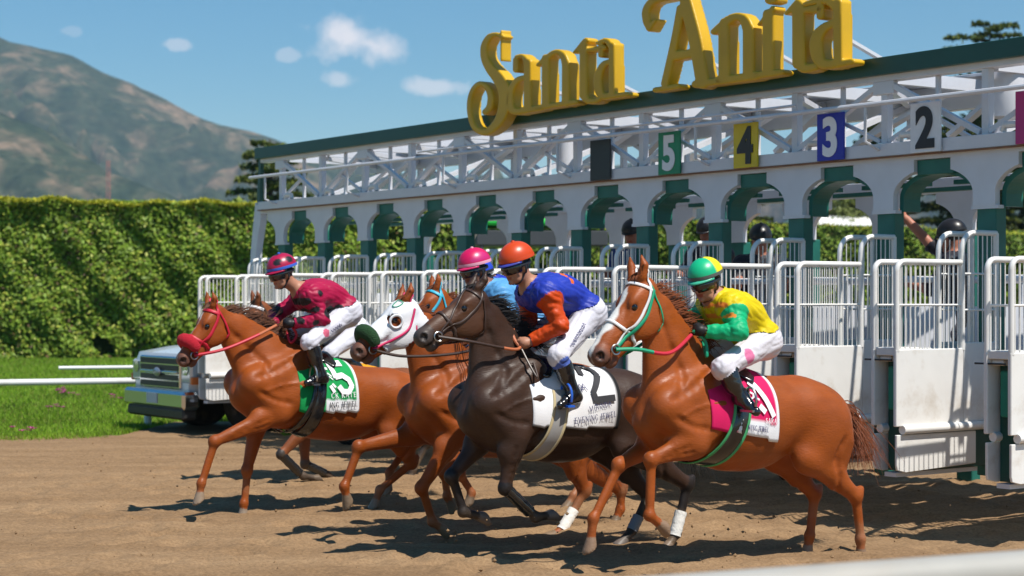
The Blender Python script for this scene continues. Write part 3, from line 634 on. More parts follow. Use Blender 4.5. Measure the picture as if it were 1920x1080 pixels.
# number boards
def digit_mesh(ch, size, depth=.004, wscale=1.0):
    cu = bpy.data.curves.new('t', 'FONT'); cu.body = ch; cu.size = size; cu.extrude = depth; cu.align_x = 'CENTER'; cu.offset = .012*size/.3
    ob = bpy.data.objects.new('t', cu); C.objects.link(ob); dg = bpy.context.evaluated_depsgraph_get(); me = bpy.data.meshes.new_from_object(ob.evaluated_get(dg)); bpy.data.objects.remove(ob)
    xs = np.empty(len(me.vertices)*3, np.float32); me.vertices.foreach_get('co', xs); xs = xs.reshape(-1,3)
    c = (xs.min(0)+xs.max(0))/2; xs = (xs-c)*np.array([wscale,1,1]); me.vertices.foreach_set('co', xs.ravel()); me.materials.clear(); return me
boards = {1:((.42,.02,.16),(.85,.85,.85)), 2:((.72,.72,.74),(.015,.015,.02)), 3:((.015,.025,.36),(.8,.8,.82)), 4:((.62,.47,.012),(.02,.02,.02)), 5:((.006,.22,.10),(.75,.76,.78)), 6:((.014,.016,.018),(.05,.05,.04))}
for k, (bc, dc) in boards.items():
    b = MB(); b.box((.115,-.165,3.08),(.135,.165,3.50)); p = b.build('number_board', mat('board_%d' % k, bc, .45, var=.08), gate, bevel=.003, loc=(0, SY(k), 0)); p['label'] = 'number board %d' % k if k != 6 else 'black number board'
    if k != 6:
        d = link('numeral', digit_mesh(str(k), .46, .003, .88), mat('digit_%d' % k, dc, .5), p, (.1395, 0, 3.29)); d.rotation_euler = (R(90), 0, R(90))
# transport wheels
def wheel(name, parent, loc, r, w, mt, mr, yaw=0):
    t = MB(); t.lathe([(r*.62,-w/2),(r*.9,-w/2),(r,-w*.36),(r,w*.36),(r*.9,w/2),(r*.62,w/2)], (0,0,0), 1, 28)
    o = t.build(name, mt, parent, True, loc=loc)
    q = MB(); q.lathe([(r*.60,-w*.40),(r*.60,w*.40),(r*.50,w*.44),(r*.30,w*.28),(r*.14,w*.34),(r*.10,w*.42),(.001,w*.42)], (0,0,0), 1, 20); q.build('rim', mr, o, True)
    return o
gw = gate_px(655, 800, .35); wheel('transport_wheel', gate, (.25, gw[1], .36), .36, .24, m_rub, m_wht)
for j in (1, 4, 7):
    wheel('transport_wheel', gate, (-1.1, DY(j)-.02, .30), .30, .18, m_rub, m_wht)
    b = MB(); b.bar((-1.1,DY(j)-.02,.58),(-1.1,DY(j)-.02,.25), .06,.06); b.build('wheel_leg', m_grn, gate)
for j in (): b = MB(); b.lathe([(.02,-.02),(.06,-.02),(.06,.02),(.02,.02)], (.30,DY(j),.10), 1, 12); b.bar((.30,DY(j),.455),(.30,DY(j),.10), .03,.05); b.build('castor', m_blk, gate, True)

# ------------------------------------------------------------------ the yellow lettering on the gate
m_yel = mat('sign_yellow', (.62,.36,.004), .42, var=.1, vscale=2.5, wear=((.5,.30,.02), .4, 3))
def sig(px, py): return px, py
def crop(x0, y0, s): return lambda pts: [(x0+a*s, y0+b*s, w*s) for a, b, w in pts]
cA = crop(860, 0, .2408); cB = crop(1190, 0, .224)
LET = {
 'S': (cA, [[(326,240,9),(326,360,9),(326,470,9)], [(330,285,20),(285,268,20),(235,285,26),(200,340,30),(190,400,31),(203,470,34),(245,540,42),(300,605,50),(345,690,52),(352,790,48),(330,890,44),(285,970,38),(205,1030,30),(125,1000,25),(85,910,22),(78,800,22),(100,710,22),(150,655,24),(205,672,24),(240,740,26),(235,830,28),(200,872,26)]]),
 'a': (cA, [[(437,462,22),(437,545,24)], [(445,440,18),(490,437,20),(520,480,26),(530,560,30)], [(530,480,30),(532,850,34)], [(525,600,22),(455,622,26),(405,690,30),(390,780,34),(405,850,34),(460,868,30),(530,850,30)], [(470,870,26),(640,838,26)]]),
 'n': (cA, [[(612,505,18),(665,455,22)], [(672,450,32),(672,820,34)], [(680,450,26),(745,405,24),(800,425,28),(828,500,32)], [(828,490,32),(828,800,34)], [(590,842,24),(900,795,24)]]),
 't': (cA, [[(893,408,14),(985,315,26)], [(966,345,32),(966,745,34)], [(905,402,14),(1120,372,26)], [(966,730,34),(995,780,30),(1060,785,24),(1100,760,22)]]),
 'a.001': (cA, [[(1075,335,18),(1140,315,24),(1180,360,28)], [(1100,360,22),(1100,430,22)], [(1186,350,26),(1188,740,28)], [(1180,475,22),(1120,505,28),(1082,590,34),(1080,680,36),(1110,745,32),(1180,745,30)], [(1150,752,24),(1300,735,24)]]),
 'A': (cB, [[(375,70,34),(330,330,36),(245,700,34)], [(395,-120,40),(430,60,55),(500,340,58),(560,690,58)], [(420,-55,30),(270,-20,30),(150,5,34),(92,80,36),(92,170,36),(115,240,28)], [(120,225,28),(165,170,18)], [(310,470,42),(520,440,42)], [(165,752,26),(355,722,26)], [(500,705,34),(700,680,34)]]),
 'n.001': (cB, [[(655,265,30),(735,200,36)], [(738,220,48),(742,640,50)], [(745,190,44),(830,140,36),(905,160,44),(945,250,50)], [(945,240,50),(945,630,50)], [(690,675,40),(1010,635,40)]]),
 'i': (cB, [[(1030,205,14),(1150,75,30)], [(1112,120,50),(1112,600,52)], [(1125,-5,46),(1150,-10,46)], [(1020,630,36),(1215,605,30)]]),
 't.001': (cB, [[(1260,112,18),(1360,20,34)], [(1362,50,54),(1366,530,56)], [(1270,100,16),(1540,70,42)], [(1366,520,54),(1410,570,44),(1500,560,36)]]),
 'a.002': (cB, [[(1420,35,26),(1580,-5,40),(1670,50,42)], [(1545,60,34),(1545,135,34)], [(1690,20,40),(1696,530,42)], [(1690,185,34),(1590,225,42),(1520,310,54),(1515,430,58),(1560,530,48),(1690,530,44)], [(1640,548,34),(1810,515,30)]]),
}
sign = empty('lettered_sign', (S2[0], S2[1], 0), RUNZ, 'big yellow serif letters standing on the green beam', 'sign')
def build_letter(key, fn, strokes):
    x1, x0 = .31, .17; st = [fn(s) for s in strokes]; allp = np.array([p for s in st for p in s])
    c = np.array([gate_px(px, py, x1)[1:] for px, py in ((allp[:,0].min()-16, allp[:,1].min()-16), (allp[:,0].max()+16, allp[:,1].max()+16))])
    lo, hi = c.min(0), c.max(0); h = .013; ys = np.arange(lo[0], hi[0]+h, h); zs = np.arange(lo[1], hi[1]+h, h)
    Y, Z = np.meshgrid(ys, zs, indexing='ij'); W = S2[None,None]+nv*x1+lv*Y[...,None]; PX = CX+F*W[...,0]/W[...,1]; PY = HY-F*(Z-CAMH)/W[...,1]
    d = np.full(Y.shape, 1e3)
    for s in st:
        c_ = catmull(s, 6) if len(s) > 2 else np.array(s)
        for a, b in zip(c_[:-1], c_[1:]):
            bx, by = b[0]-a[0], b[1]-a[1]; t = np.clip(((PX-a[0])*bx+(PY-a[1])*by)/(bx*bx+by*by+1e-9), 0, 1)
            d = np.minimum(d, np.hypot(PX-a[0]-t*bx, PY-a[1]-t*by)-(a[2]+t*(b[2]-a[2])))
    d = d/170.0
    xs = np.arange(x0-h*2, x1+h*2.5, h); dx = np.abs(xs-(x0+x1)/2)-(x1-x0)/2
    f = np.maximum(d[None]+.004, dx[:,None,None]).astype(np.float32)
    V, Q, _ = surface_net(f, np.array([xs[0], ys[0], zs[0]]), h)
    me = fast_mesh('letter', V, Q, True)
    o = link('letter', me, m_yel, sign); o['label'] = 'yellow letter ' + key.split('.')[0]
for kk, (fn, st) in LET.items(): build_letter(kk, fn, st)
for y in (gate_px(1000,180,.1)[1], gate_px(1110,150,.1)[1], gate_px(1300,150,.1)[1], gate_px(1420,130,.1)[1], gate_px(1560,100,.1)[1]):
    b = MB(); b.bar((.13,y,4.25),(-1.0,y-.05,3.9), .05,.03); b.build('prop', m_wht, sign)

# ------------------------------------------------------------------ rails
m_rail = mat('rail_cream', (.36,.345,.31), .5, var=.08, vscale=4, wear=((.38,.33,.27), .5, 3))
def rail(name, pts, h, r, label, posts, ext=()):
    P = [Vector((p[0], p[1], h)) for p in pts]; e = empty(name, (P[0].x, P[0].y, 0), 0, label, 'rail'); o = P[0].copy(); o.z = 0
    b = MB(); b.tube([p-o for p in P], r, 14); b.build('rail_tube', m_white if r < .06 else m_rail, e, True)
    for (x, y) in posts: b = MB(); b.tube([(x-o.x,y-o.y,-.05),(x-o.x,y-o.y,h-r*.6)], r*1.15, 12); b.build('rail_post', m_white, e, True)
r0 = ground_px(268, 826); zz = 1.85-.77
def rp(px, py, z): Z = (CAMH-z)*F/(py-HY); return ((px-CX)/F*Z, Z)
ra, rb = rp(0, 717.5, .66), rp(292, 713.5, .66); dx, dy = rb[0]-ra[0], rb[1]-ra[1]
rail('track_rail', [(ra[0]-4*dx, ra[1]-4*dy), ra, rb], .66, .047, 'white running rail along the grass, ending at the pickup', [(rb[0]-.12, rb[1]+.02), (ra[0]-.9*dx, ra[1]-.9*dy), (ra[0]-2.2*dx, ra[1]-2.2*dy)])
ra, rb = rp(110, 690, .77), rp(300, 688, .77)
rail('track_rail', [ra, rb], .77, .03, 'farther short white rail in the grass behind the near rail', [(rb[0]-.3, rb[1])])
pa, pb_ = np.array([.447,4.9]), np.array([1.516,5.37]); dd = pb_-pa
rail('near_rail', [pa-dd*1.2, pa, pb_, pb_+dd*1.5, pb_+dd*5], 1.04, .065, 'blurred white rail close to the camera in the bottom right corner', [tuple(pa-dd*.6), tuple(pb_+dd*1.9)])

# ------------------------------------------------------------------ white pickup behind the far end of the gate
def pickup():
    fl = np.array([(362-CX)/F*24.2, 24.2]); c = fl+gv*1.0
    e = empty('pickup_truck', (c[0], c[1], 0), RUNZ, 'white pickup truck with chrome grille parked behind the leftmost horse', 'truck')
    mw = mat('truck_white', (.66,.67,.69), .25, coat=.6, var=.02); mc = mat('chrome', (.62,.64,.66), .12, 1.0); mg = mat('truck_glass', (.02,.03,.04), .05, spec=.8); mb_ = mat('truck_black', (.02,.02,.02), .5)
    prof = [(0,.52),(.0,.98),(-.06,1.10),(-.55,1.17),(-1.45,1.24),(-2.15,1.86),(-2.5,1.93),(-3.7,1.93),(-4.0,1.28),(-5.85,1.26),(-5.9,.6),(-5.3,.55)]
    arch1 = [(-1.0+.48*math.cos(a), .42+.48*math.sin(a)) for a in np.linspace(math.pi-.25, .25, 12)]; arch2 = [(-4.75+.48*math.cos(a), .42+.48*math.sin(a)) for a in np.linspace(math.pi-.25, .25, 12)]
    poly = prof+arch2+arch1; b = MB()
    def fn(u, v, t):
        w = 1.0 if v < 1.2 else 1.0-.22*(v-1.2)/.73
        w *= 1-.10*max(0, (u+.6)/.6)**2
        return (u, t*w*.98, v)
    n = len(poly); rows = [-1,-.97,-.5,0,.5,.97,1]
    for a, c_ in zip(rows[:-1], rows[1:]):
        vs_ = [fn(u, v-(.03 if abs(a) == 1 and v > .9 else 0), a) for u, v in poly]+[fn(u, v-(.03 if abs(c_) == 1 and v > .9 else 0), c_) for u, v in poly]
        b.add(vs_, [(i, i+n, (i+1) % n+n, (i+1) % n) for i in range(n)])
    for s in (-1, 1): b.add([fn(u, v-(.03 if v > .9 else 0), s) for u, v in poly], [tuple(range(n))])
    me = b.mesh('body', True); bm = bmesh.new(); bm.from_mesh(me); bmesh.ops.remove_doubles(bm, verts=bm.verts, dist=.0005); bmesh.ops.recalc_face_normals(bm, faces=bm.faces); bm.to_mesh(me); bm.free()
    body = link('body', me, mw, e)
    g = MB(); g.box((-.02,-.66,.62),(.035,.66,1.06)); gr = g.build('grille', mc, e, bevel=.02)
    for z in (.685,.775,.905,.995): g = MB(); g.box((.03,-.61,z-.036),(.042,.61,z+.036)); g.build('slat', mb_, gr)
    g = MB(); g.box((.036,-.6,.825),(.06,.6,.862)); g.build('crossbar', mc, gr, bevel=.01)
    g = MB(); g.lathe([(.001,.058),(.09,.06),(.115,.07),(.10,.082),(.001,.085)], (0,0,.845), 0, 20); o = g.build('emblem', mat('emblem_grey', (.35,.37,.42), .3, .6), gr, True); o.scale = (1,1,.55); o.location = (0,0,.845*.45)
    for s in (-1, 1):
        g = MB(); g.box((-.12,s*.80-.16,.70),(.015,s*.80+.16,1.0)); h = g.build('headlight', mat('lamp_glass', (.55,.58,.6), .08, .3, spec=.9), e, bevel=.03)
        g = MB(); g.lathe([(.001,.016),(.07,.018),(.085,.025),(.001,.03)], (0,s*.80,.9), 0, 16); g.build('reflector', mc, h, True)
        g = MB(); g.box((-.10,s*.97-.03,.70),(.018,s*.97+.03,.80)); g.build('indicator', mat('amber', (.65,.16,.03), .3), h, bevel=.01)
        g = MB(); g.tube([(-1.75,s*.9,1.22),(-1.75,s*1.12,1.25)], .02, 6); g.box((-1.85,s*1.18-.1,1.2),(-1.72,s*1.18+.1,1.5)); g.build('mirror', mb_, e, bevel=.01)
        g = MB(); g.prism([(-1.75,1.3),(-2.2,1.8),(-2.9,1.85),(-2.9,1.3)], lambda u, v, t: (u, s*(.985-.22*(v-1.2)/.73)+t*s, v), -.01, .012); g.build('side_window', mg, e)
        g = MB(); g.prism([(-1.45,.6),(-1.45,1.2),(-2.9,1.2),(-2.9,.6)], lambda u, v, t: (u, s*(.985+t), v), -.01, .008); d = g.build('door', mw, e, bevel=.005)
        g = MB(); g.box((-2.8,s*.995-.02,1.05),(-2.62,s*.995+.02,1.09)); g.build('handle', mc, d, bevel=.006)
        for x in (-1.0,-4.75): wheel('wheel', e, (x, s*.86, .44), .44, .29, m_rub, mc)
    g = MB(); g.box((-.12,-.98,.36),(.14,.98,.60)); bu_ = g.build('bumper', mc, e, bevel=.04)
    g = MB(); g.box((-.1,-.92,.22),(.11,.92,.37)); g.build('air_dam', mb_, e, bevel=.03)
    g = MB(); g.box((.141,-.17,.42),(.149,.17,.56)); g.build('licence_plate', mat('plate_grey', (.5,.52,.58), .5), bu_)
    g = MB(); g.prism([(-1.5,1.27),(-2.13,1.84)], lambda u, v, t: (u, t, v+.012), -.78, .78) if False else None
    g.add([(-1.5,-.85,1.275),(-1.5,.85,1.275),(-2.13,.74,1.85),(-2.13,-.74,1.85)], [(0,1,2,3)]); g.add([(-1.52,-.85,1.262),(-1.52,.85,1.262),(-2.15,.74,1.837),(-2.15,-.74,1.837)], [(3,2,1,0)]); g.build('windscreen', mg, e)
    g = MB(); g.box((-5.8,-.8,.5),(-.2,.8,.62)); g.build('chassis', mb_, e)
pickup()
# green canopied tractor behind the gate
def tractor():
    p = at_depth(1005, 560, 30.5); e = empty('tractor', (p[0], p[1], 0), R(188), 'tractor with a bright green canopy standing behind the gate', 'tractor')
    mg = mat('canopy_green', (.02,.50,.06), .45); mk = mat('tractor_grey', (.05,.055,.06), .5); ml = mat('tractor_pale', (.45,.45,.46), .5)
    b = MB(); b.box((-1.15,-.75,3.05),(1.15,.75,3.17)); b.build('canopy', mg, e, bevel=.04)
    for x in (-1.0,1.0):
        for y in (-.65,.65): b = MB(); b.tube([(x,y,1.1),(x,y,3.05)], .035, 8); b.build('canopy_post', mk, e, True)
    b = MB(); b.box((-1.1,-.7,2.72),(1.1,.7,2.98)); b.build('canopy_frame', mk, e, bevel=.02)
    b = MB(); b.box((.3,-.42,.75),(2.3,.42,1.55)); b.build('engine_cover', ml, e, bevel=.08)
    b = MB(); b.box((-1.3,-.5,.6),(.3,.5,1.05)); b.build('chassis', mk, e, bevel=.03)
    b = MB(); b.box((-.8,-.28,1.05),(-.3,.28,1.25)); b.box((-.85,-.28,1.25),(-.75,.28,1.75)); b.build('seat', mk, e, bevel=.03)
    for s in (-1,1): wheel('rear_wheel', e, (-.8,s*.8,.72), .72, .4, m_rub, mg); wheel('front_wheel', e, (1.8,s*.7,.42), .42, .28, m_rub, mg)
tractor()
# pale building roofline far behind the hedge gap
p = at_depth(1565, 416, 90); b = MB(); e = empty('shed', (p[0], p[1], 0), R(20), 'low pale shed roof showing just above the hedge under number 3', 'building')
b.box((-2,-2,0),(2,2,5.2)); b.build('wall', mat('shed_wall', (.5,.47,.42), .8, var=.1), e); b = MB(); b.add([(-2.3,-2.3,5.2),(2.3,-2.3,5.2),(2.3,2.3,5.2),(-2.3,2.3,5.2),(-2.3,0,5.95),(2.3,0,5.95)], [(0,1,5,4),(2,3,4,5),(1,2,5),(3,0,4),(3,2,1,0)]); b.build('roof', mat('shed_roof', (.72,.70,.66), .6), e)
# ================================================================== horses and riders
m_coat = mat('horse_coat', attr=True, rough=.47, spec=.29, var=.12, vscale=11, bump=.16, bscale=55, sheen=.0, stretch=(.6,1,1.8))
def gloss_patches(m, lo, hi, sc):
    nt = m.node_tree; no = nt.nodes.new('ShaderNodeTexNoise'); no.inputs['Scale'].default_value = sc; no.inputs['Detail'].default_value = 6; tc = nt.nodes.new('ShaderNodeTexCoord'); nt.links.new(tc.outputs['Object'], no.inputs['Vector'])
    mr = nt.nodes.new('ShaderNodeMapRange'); mr.inputs[1].default_value = .35; mr.inputs[2].default_value = .65; mr.inputs[3].default_value = lo; mr.inputs[4].default_value = hi
    nt.links.new(no.outputs[0], mr.inputs[0]); nt.links.new(mr.outputs[0], nt.nodes['Principled BSDF'].inputs['Roughness'])
gloss_patches(m_coat, .38, .58, 8)
m_eye = mat('eye', (.006,.004,.003), .06, spec=.9)
m_cloth = mat('cloth', attr=True, rough=.75, spec=.25, var=.04, vscale=15, bump=.12, bscale=120)
m_silk = mat('silk', attr=True, rough=.5, spec=.3, var=.05, vscale=12, bump=.15, bscale=45)
m_skin = mat('skin', attr=True, rough=.5, spec=.35, var=.06, vscale=20)
m_lea = mat('black_leather', (.012,.012,.013), .22, spec=.6, coat=.5, bump=.1, bscale=40)
m_hel = mat('helmet_shell', attr=True, rough=.35, spec=.5)
def cmat(name, c, rough=.5, **k): return mat(name, c, rough, **k)

def cast(sdf, O_, D, tags=None, steps=30, off=0.0):
    P = np.array(O_, float); D = np.asarray(D, float)
    for _ in range(steps): P = P+D*np.clip(sdf.ev(P, tags)-off, -.05, .08)[:,None]*.85
    return P
# ---- a small serif stroke alphabet (unit height), thick stems and thin hairlines
TK, TN = .17, .07
FONT = {
 'A': (.95, [(.14,0,.46,1,TN),(.46,1,.80,0,TK),(.27,.36,.66,.36,TN),(.02,.03,.28,.03,.06),(.64,.03,.95,.03,.06)]),
 'C': (.85, [(.75,.78,.58,.95,TN),(.58,.95,.36,.95,TN),(.36,.95,.18,.75,.12),(.18,.75,.15,.5,TK),(.15,.5,.18,.25,TK),(.18,.25,.36,.05,.12),(.36,.05,.58,.05,TN),(.58,.05,.76,.22,TN),(.76,.98,.76,.70,.06)]),
 'D': (.92, [(.22,0,.22,1,TK),(.05,.97,.5,.97,.06),(.05,.03,.5,.03,.06),(.5,.96,.72,.8,.10),(.72,.8,.78,.5,TK),(.78,.5,.72,.2,TK),(.72,.2,.5,.04,.10)]),
 'E': (.80, [(.22,0,.22,1,TK),(.05,.97,.72,.97,.06),(.05,.03,.75,.03,.06),(.22,.52,.55,.52,TN),(.55,.38,.55,.66,.05),(.72,1,.72,.76,.06),(.75,0,.75,.26,.06)]),
 'F': (.76, [(.22,0,.22,1,TK),(.05,.97,.72,.97,.06),(.05,.03,.42,.03,.06),(.22,.52,.55,.52,TN),(.55,.38,.55,.66,.05),(.72,1,.72,.74,.06)]),
 'G': (.92, [(.75,.78,.58,.95,TN),(.58,.95,.36,.95,TN),(.36,.95,.18,.75,.12),(.18,.75,.15,.5,TK),(.15,.5,.18,.25,TK),(.18,.25,.36,.05,.12),(.36,.05,.60,.05,TN),(.74,.0,.74,.42,.14),(.55,.43,.90,.43,.06),(.76,.98,.76,.70,.06)]),
 'I': (.42, [(.21,0,.21,1,TK),(.04,.97,.38,.97,.06),(.04,.03,.38,.03,.06)]),
 'J': (.56, [(.36,.15,.36,1,TK),(.16,.97,.54,.97,.06),(.36,.2,.26,-.05,.12),(.26,-.05,.08,-.08,.08),(.08,-.06,.06,.06,.12)]),
 'K': (.92, [(.22,0,.22,1,TK),(.05,.97,.38,.97,.06),(.05,.03,.38,.03,.06),(.26,.42,.70,.95,TN),(.40,.58,.78,.03,TK),(.58,.97,.86,.97,.06),(.62,.03,.92,.03,.06)]),
 'L': (.78, [(.22,0,.22,1,TK),(.05,.97,.40,.97,.06),(.05,.03,.73,.03,.06),(.73,0,.73,.30,.06)]),
 'M': (1.15, [(.17,0,.17,1,TN),(.15,1,.55,.05,.15),(.55,.05,.92,1,TN),(.95,0,.95,1,TK),(.03,.97,.22,.97,.06),(.03,.03,.32,.03,.06),(.80,.03,1.12,.03,.06),(.92,.97,1.12,.97,.06)]),
 'N': (1.0, [(.18,0,.18,1,TN),(.18,1,.80,.0,TK),(.82,0,.82,1,TN),(.03,.97,.25,.97,.06),(.04,.03,.33,.03,.06),(.67,.97,.96,.97,.06)]),
 'R': (.92, [(.22,0,.22,1,TK),(.05,.97,.5,.97,.06),(.05,.03,.4,.03,.06),(.5,.96,.66,.86,.10),(.66,.86,.66,.62,TK),(.66,.62,.5,.5,.10),(.22,.5,.5,.5,TN),(.46,.5,.78,.03,TK),(.66,.03,.92,.03,.06)]),
 'S': (.72, [(.60,.80,.48,.95,TN),(.48,.95,.24,.94,TN),(.24,.94,.14,.76,.12),(.14,.76,.24,.60,.13),(.24,.60,.50,.44,TK),(.50,.44,.60,.26,.14),(.60,.26,.50,.06,.10),(.50,.06,.26,.05,TN),(.26,.05,.11,.20,TN),(.10,.32,.10,.02,.05),(.61,.98,.61,.70,.05)]),
 'T': (.86, [(.43,0,.43,1,TK),(.05,.97,.81,.97,.06),(.26,.03,.60,.03,.06),(.06,1,.06,.74,.06),(.80,1,.80,.74,.06)]),
 'U': (.95, [(.22,1,.22,.25,TK),(.22,.25,.36,.05,.11),(.36,.05,.6,.05,TN),(.6,.05,.75,.25,TN),(.75,.25,.75,1,TN),(.05,.97,.40,.97,.06),(.60,.97,.92,.97,.06)]),
 'B': (.85, [(.22,0,.22,1,TK),(.05,.97,.5,.97,.06),(.05,.03,.52,.03,.06),(.5,.96,.64,.86,.10),(.64,.86,.62,.62,TK),(.62,.62,.5,.53,.10),(.22,.53,.5,.53,TN),(.5,.53,.70,.40,.10),(.70,.40,.70,.18,TK),(.70,.18,.52,.04,.10)]),
 'Y': (.90, [(.12,1,.46,.48,TK),(.78,1,.46,.48,TN),(.46,.5,.46,0,TK),(.0,.97,.30,.97,.06),(.64,.97,.92,.97,.06),(.30,.03,.62,.03,.06)]),
 'V': (.92, [(.14,1,.46,.0,TK),(.46,.0,.78,1,TN),(.0,.97,.30,.97,.06),(.64,.97,.92,.97,.06)]),
 'W': (1.3, [(.12,1,.36,.0,TK),(.36,.0,.64,1,TN),(.60,1,.86,.0,TK),(.86,.0,1.14,1,TN),(.0,.97,.28,.97,.06),(.46,.97,.76,.97,.06),(1.0,.97,1.28,.97,.06)]),
 "'": (.25, [(.12,1,.10,.72,.10)]), ' ': (.42, []), '-': (.4, [(.08,.42,.32,.42,.09)]),
}
def text_quads(txt):
    out = []; x = 0
    for ch in txt:
        w, st = FONT[ch]
        for (a, b, c, d, t) in st: out.append(((x+a, b), (x+c, d), t))
        x += w+.07
    return out, x
def put_strokes(strokes, fn, name, m, parent, seg=.03):
    """strokes: ((x,y),(x,y),width) in metres; fn maps (n,2) to (n,3) positions and normals"""
    U, Fq, lift = [], [], []; zi = 0
    for (a, b, t) in strokes:
        a = np.array(a, float); b = np.array(b, float); d = b-a; L = np.linalg.norm(d)+1e-9; d /= L; p = np.array([-d[1], d[0]])*t/2; a = a-d*t*.15; b = b+d*t*.15
        n = max(2, int(L/seg)+2); base = len(U)
        for i in range(n):
            q = a+(b-a)*i/(n-1); U += [q-p, q+p]; lift += [zi, zi]
        Fq += [(base+2*i, base+2*i+1, base+2*i+3, base+2*i+2) for i in range(n-1)]; zi += 1
    P, Nn = fn(np.array(U)); P = P+Nn*(.0012+.00012*(np.array(lift) % 12))[:,None]
    me = fast_mesh(name, P, np.array(Fq), True); return tag(link(name, me, m, parent), kind='stuff')
def poly_strokes(pts, w): return [((a[0],a[1]),(b[0],b[1]),w) for a, b in zip(pts[:-1], pts[1:])]

def hair(strands, name, m, parent, w=.012):
    """strands: list of (k,3) arrays"""
    V, Fq = [], []
    for s in strands:
        k = len(s); T = np.gradient(s, axis=0); B = np.cross(T, np.array([.3,1,.2])); B /= np.linalg.norm(B, axis=1)[:,None]+1e-9
        ww = (w*np.linspace(1, .15, k))[:,None]/2; b = len(V); V += list(s-B*ww)+list(s+B*ww)
        Fq += [(b+i, b+i+1, b+k+i+1, b+k+i) for i in range(k-1)]
    return tag(link(name, fast_mesh(name, np.array(V), np.array(Fq), True), m, parent), kind='stuff')

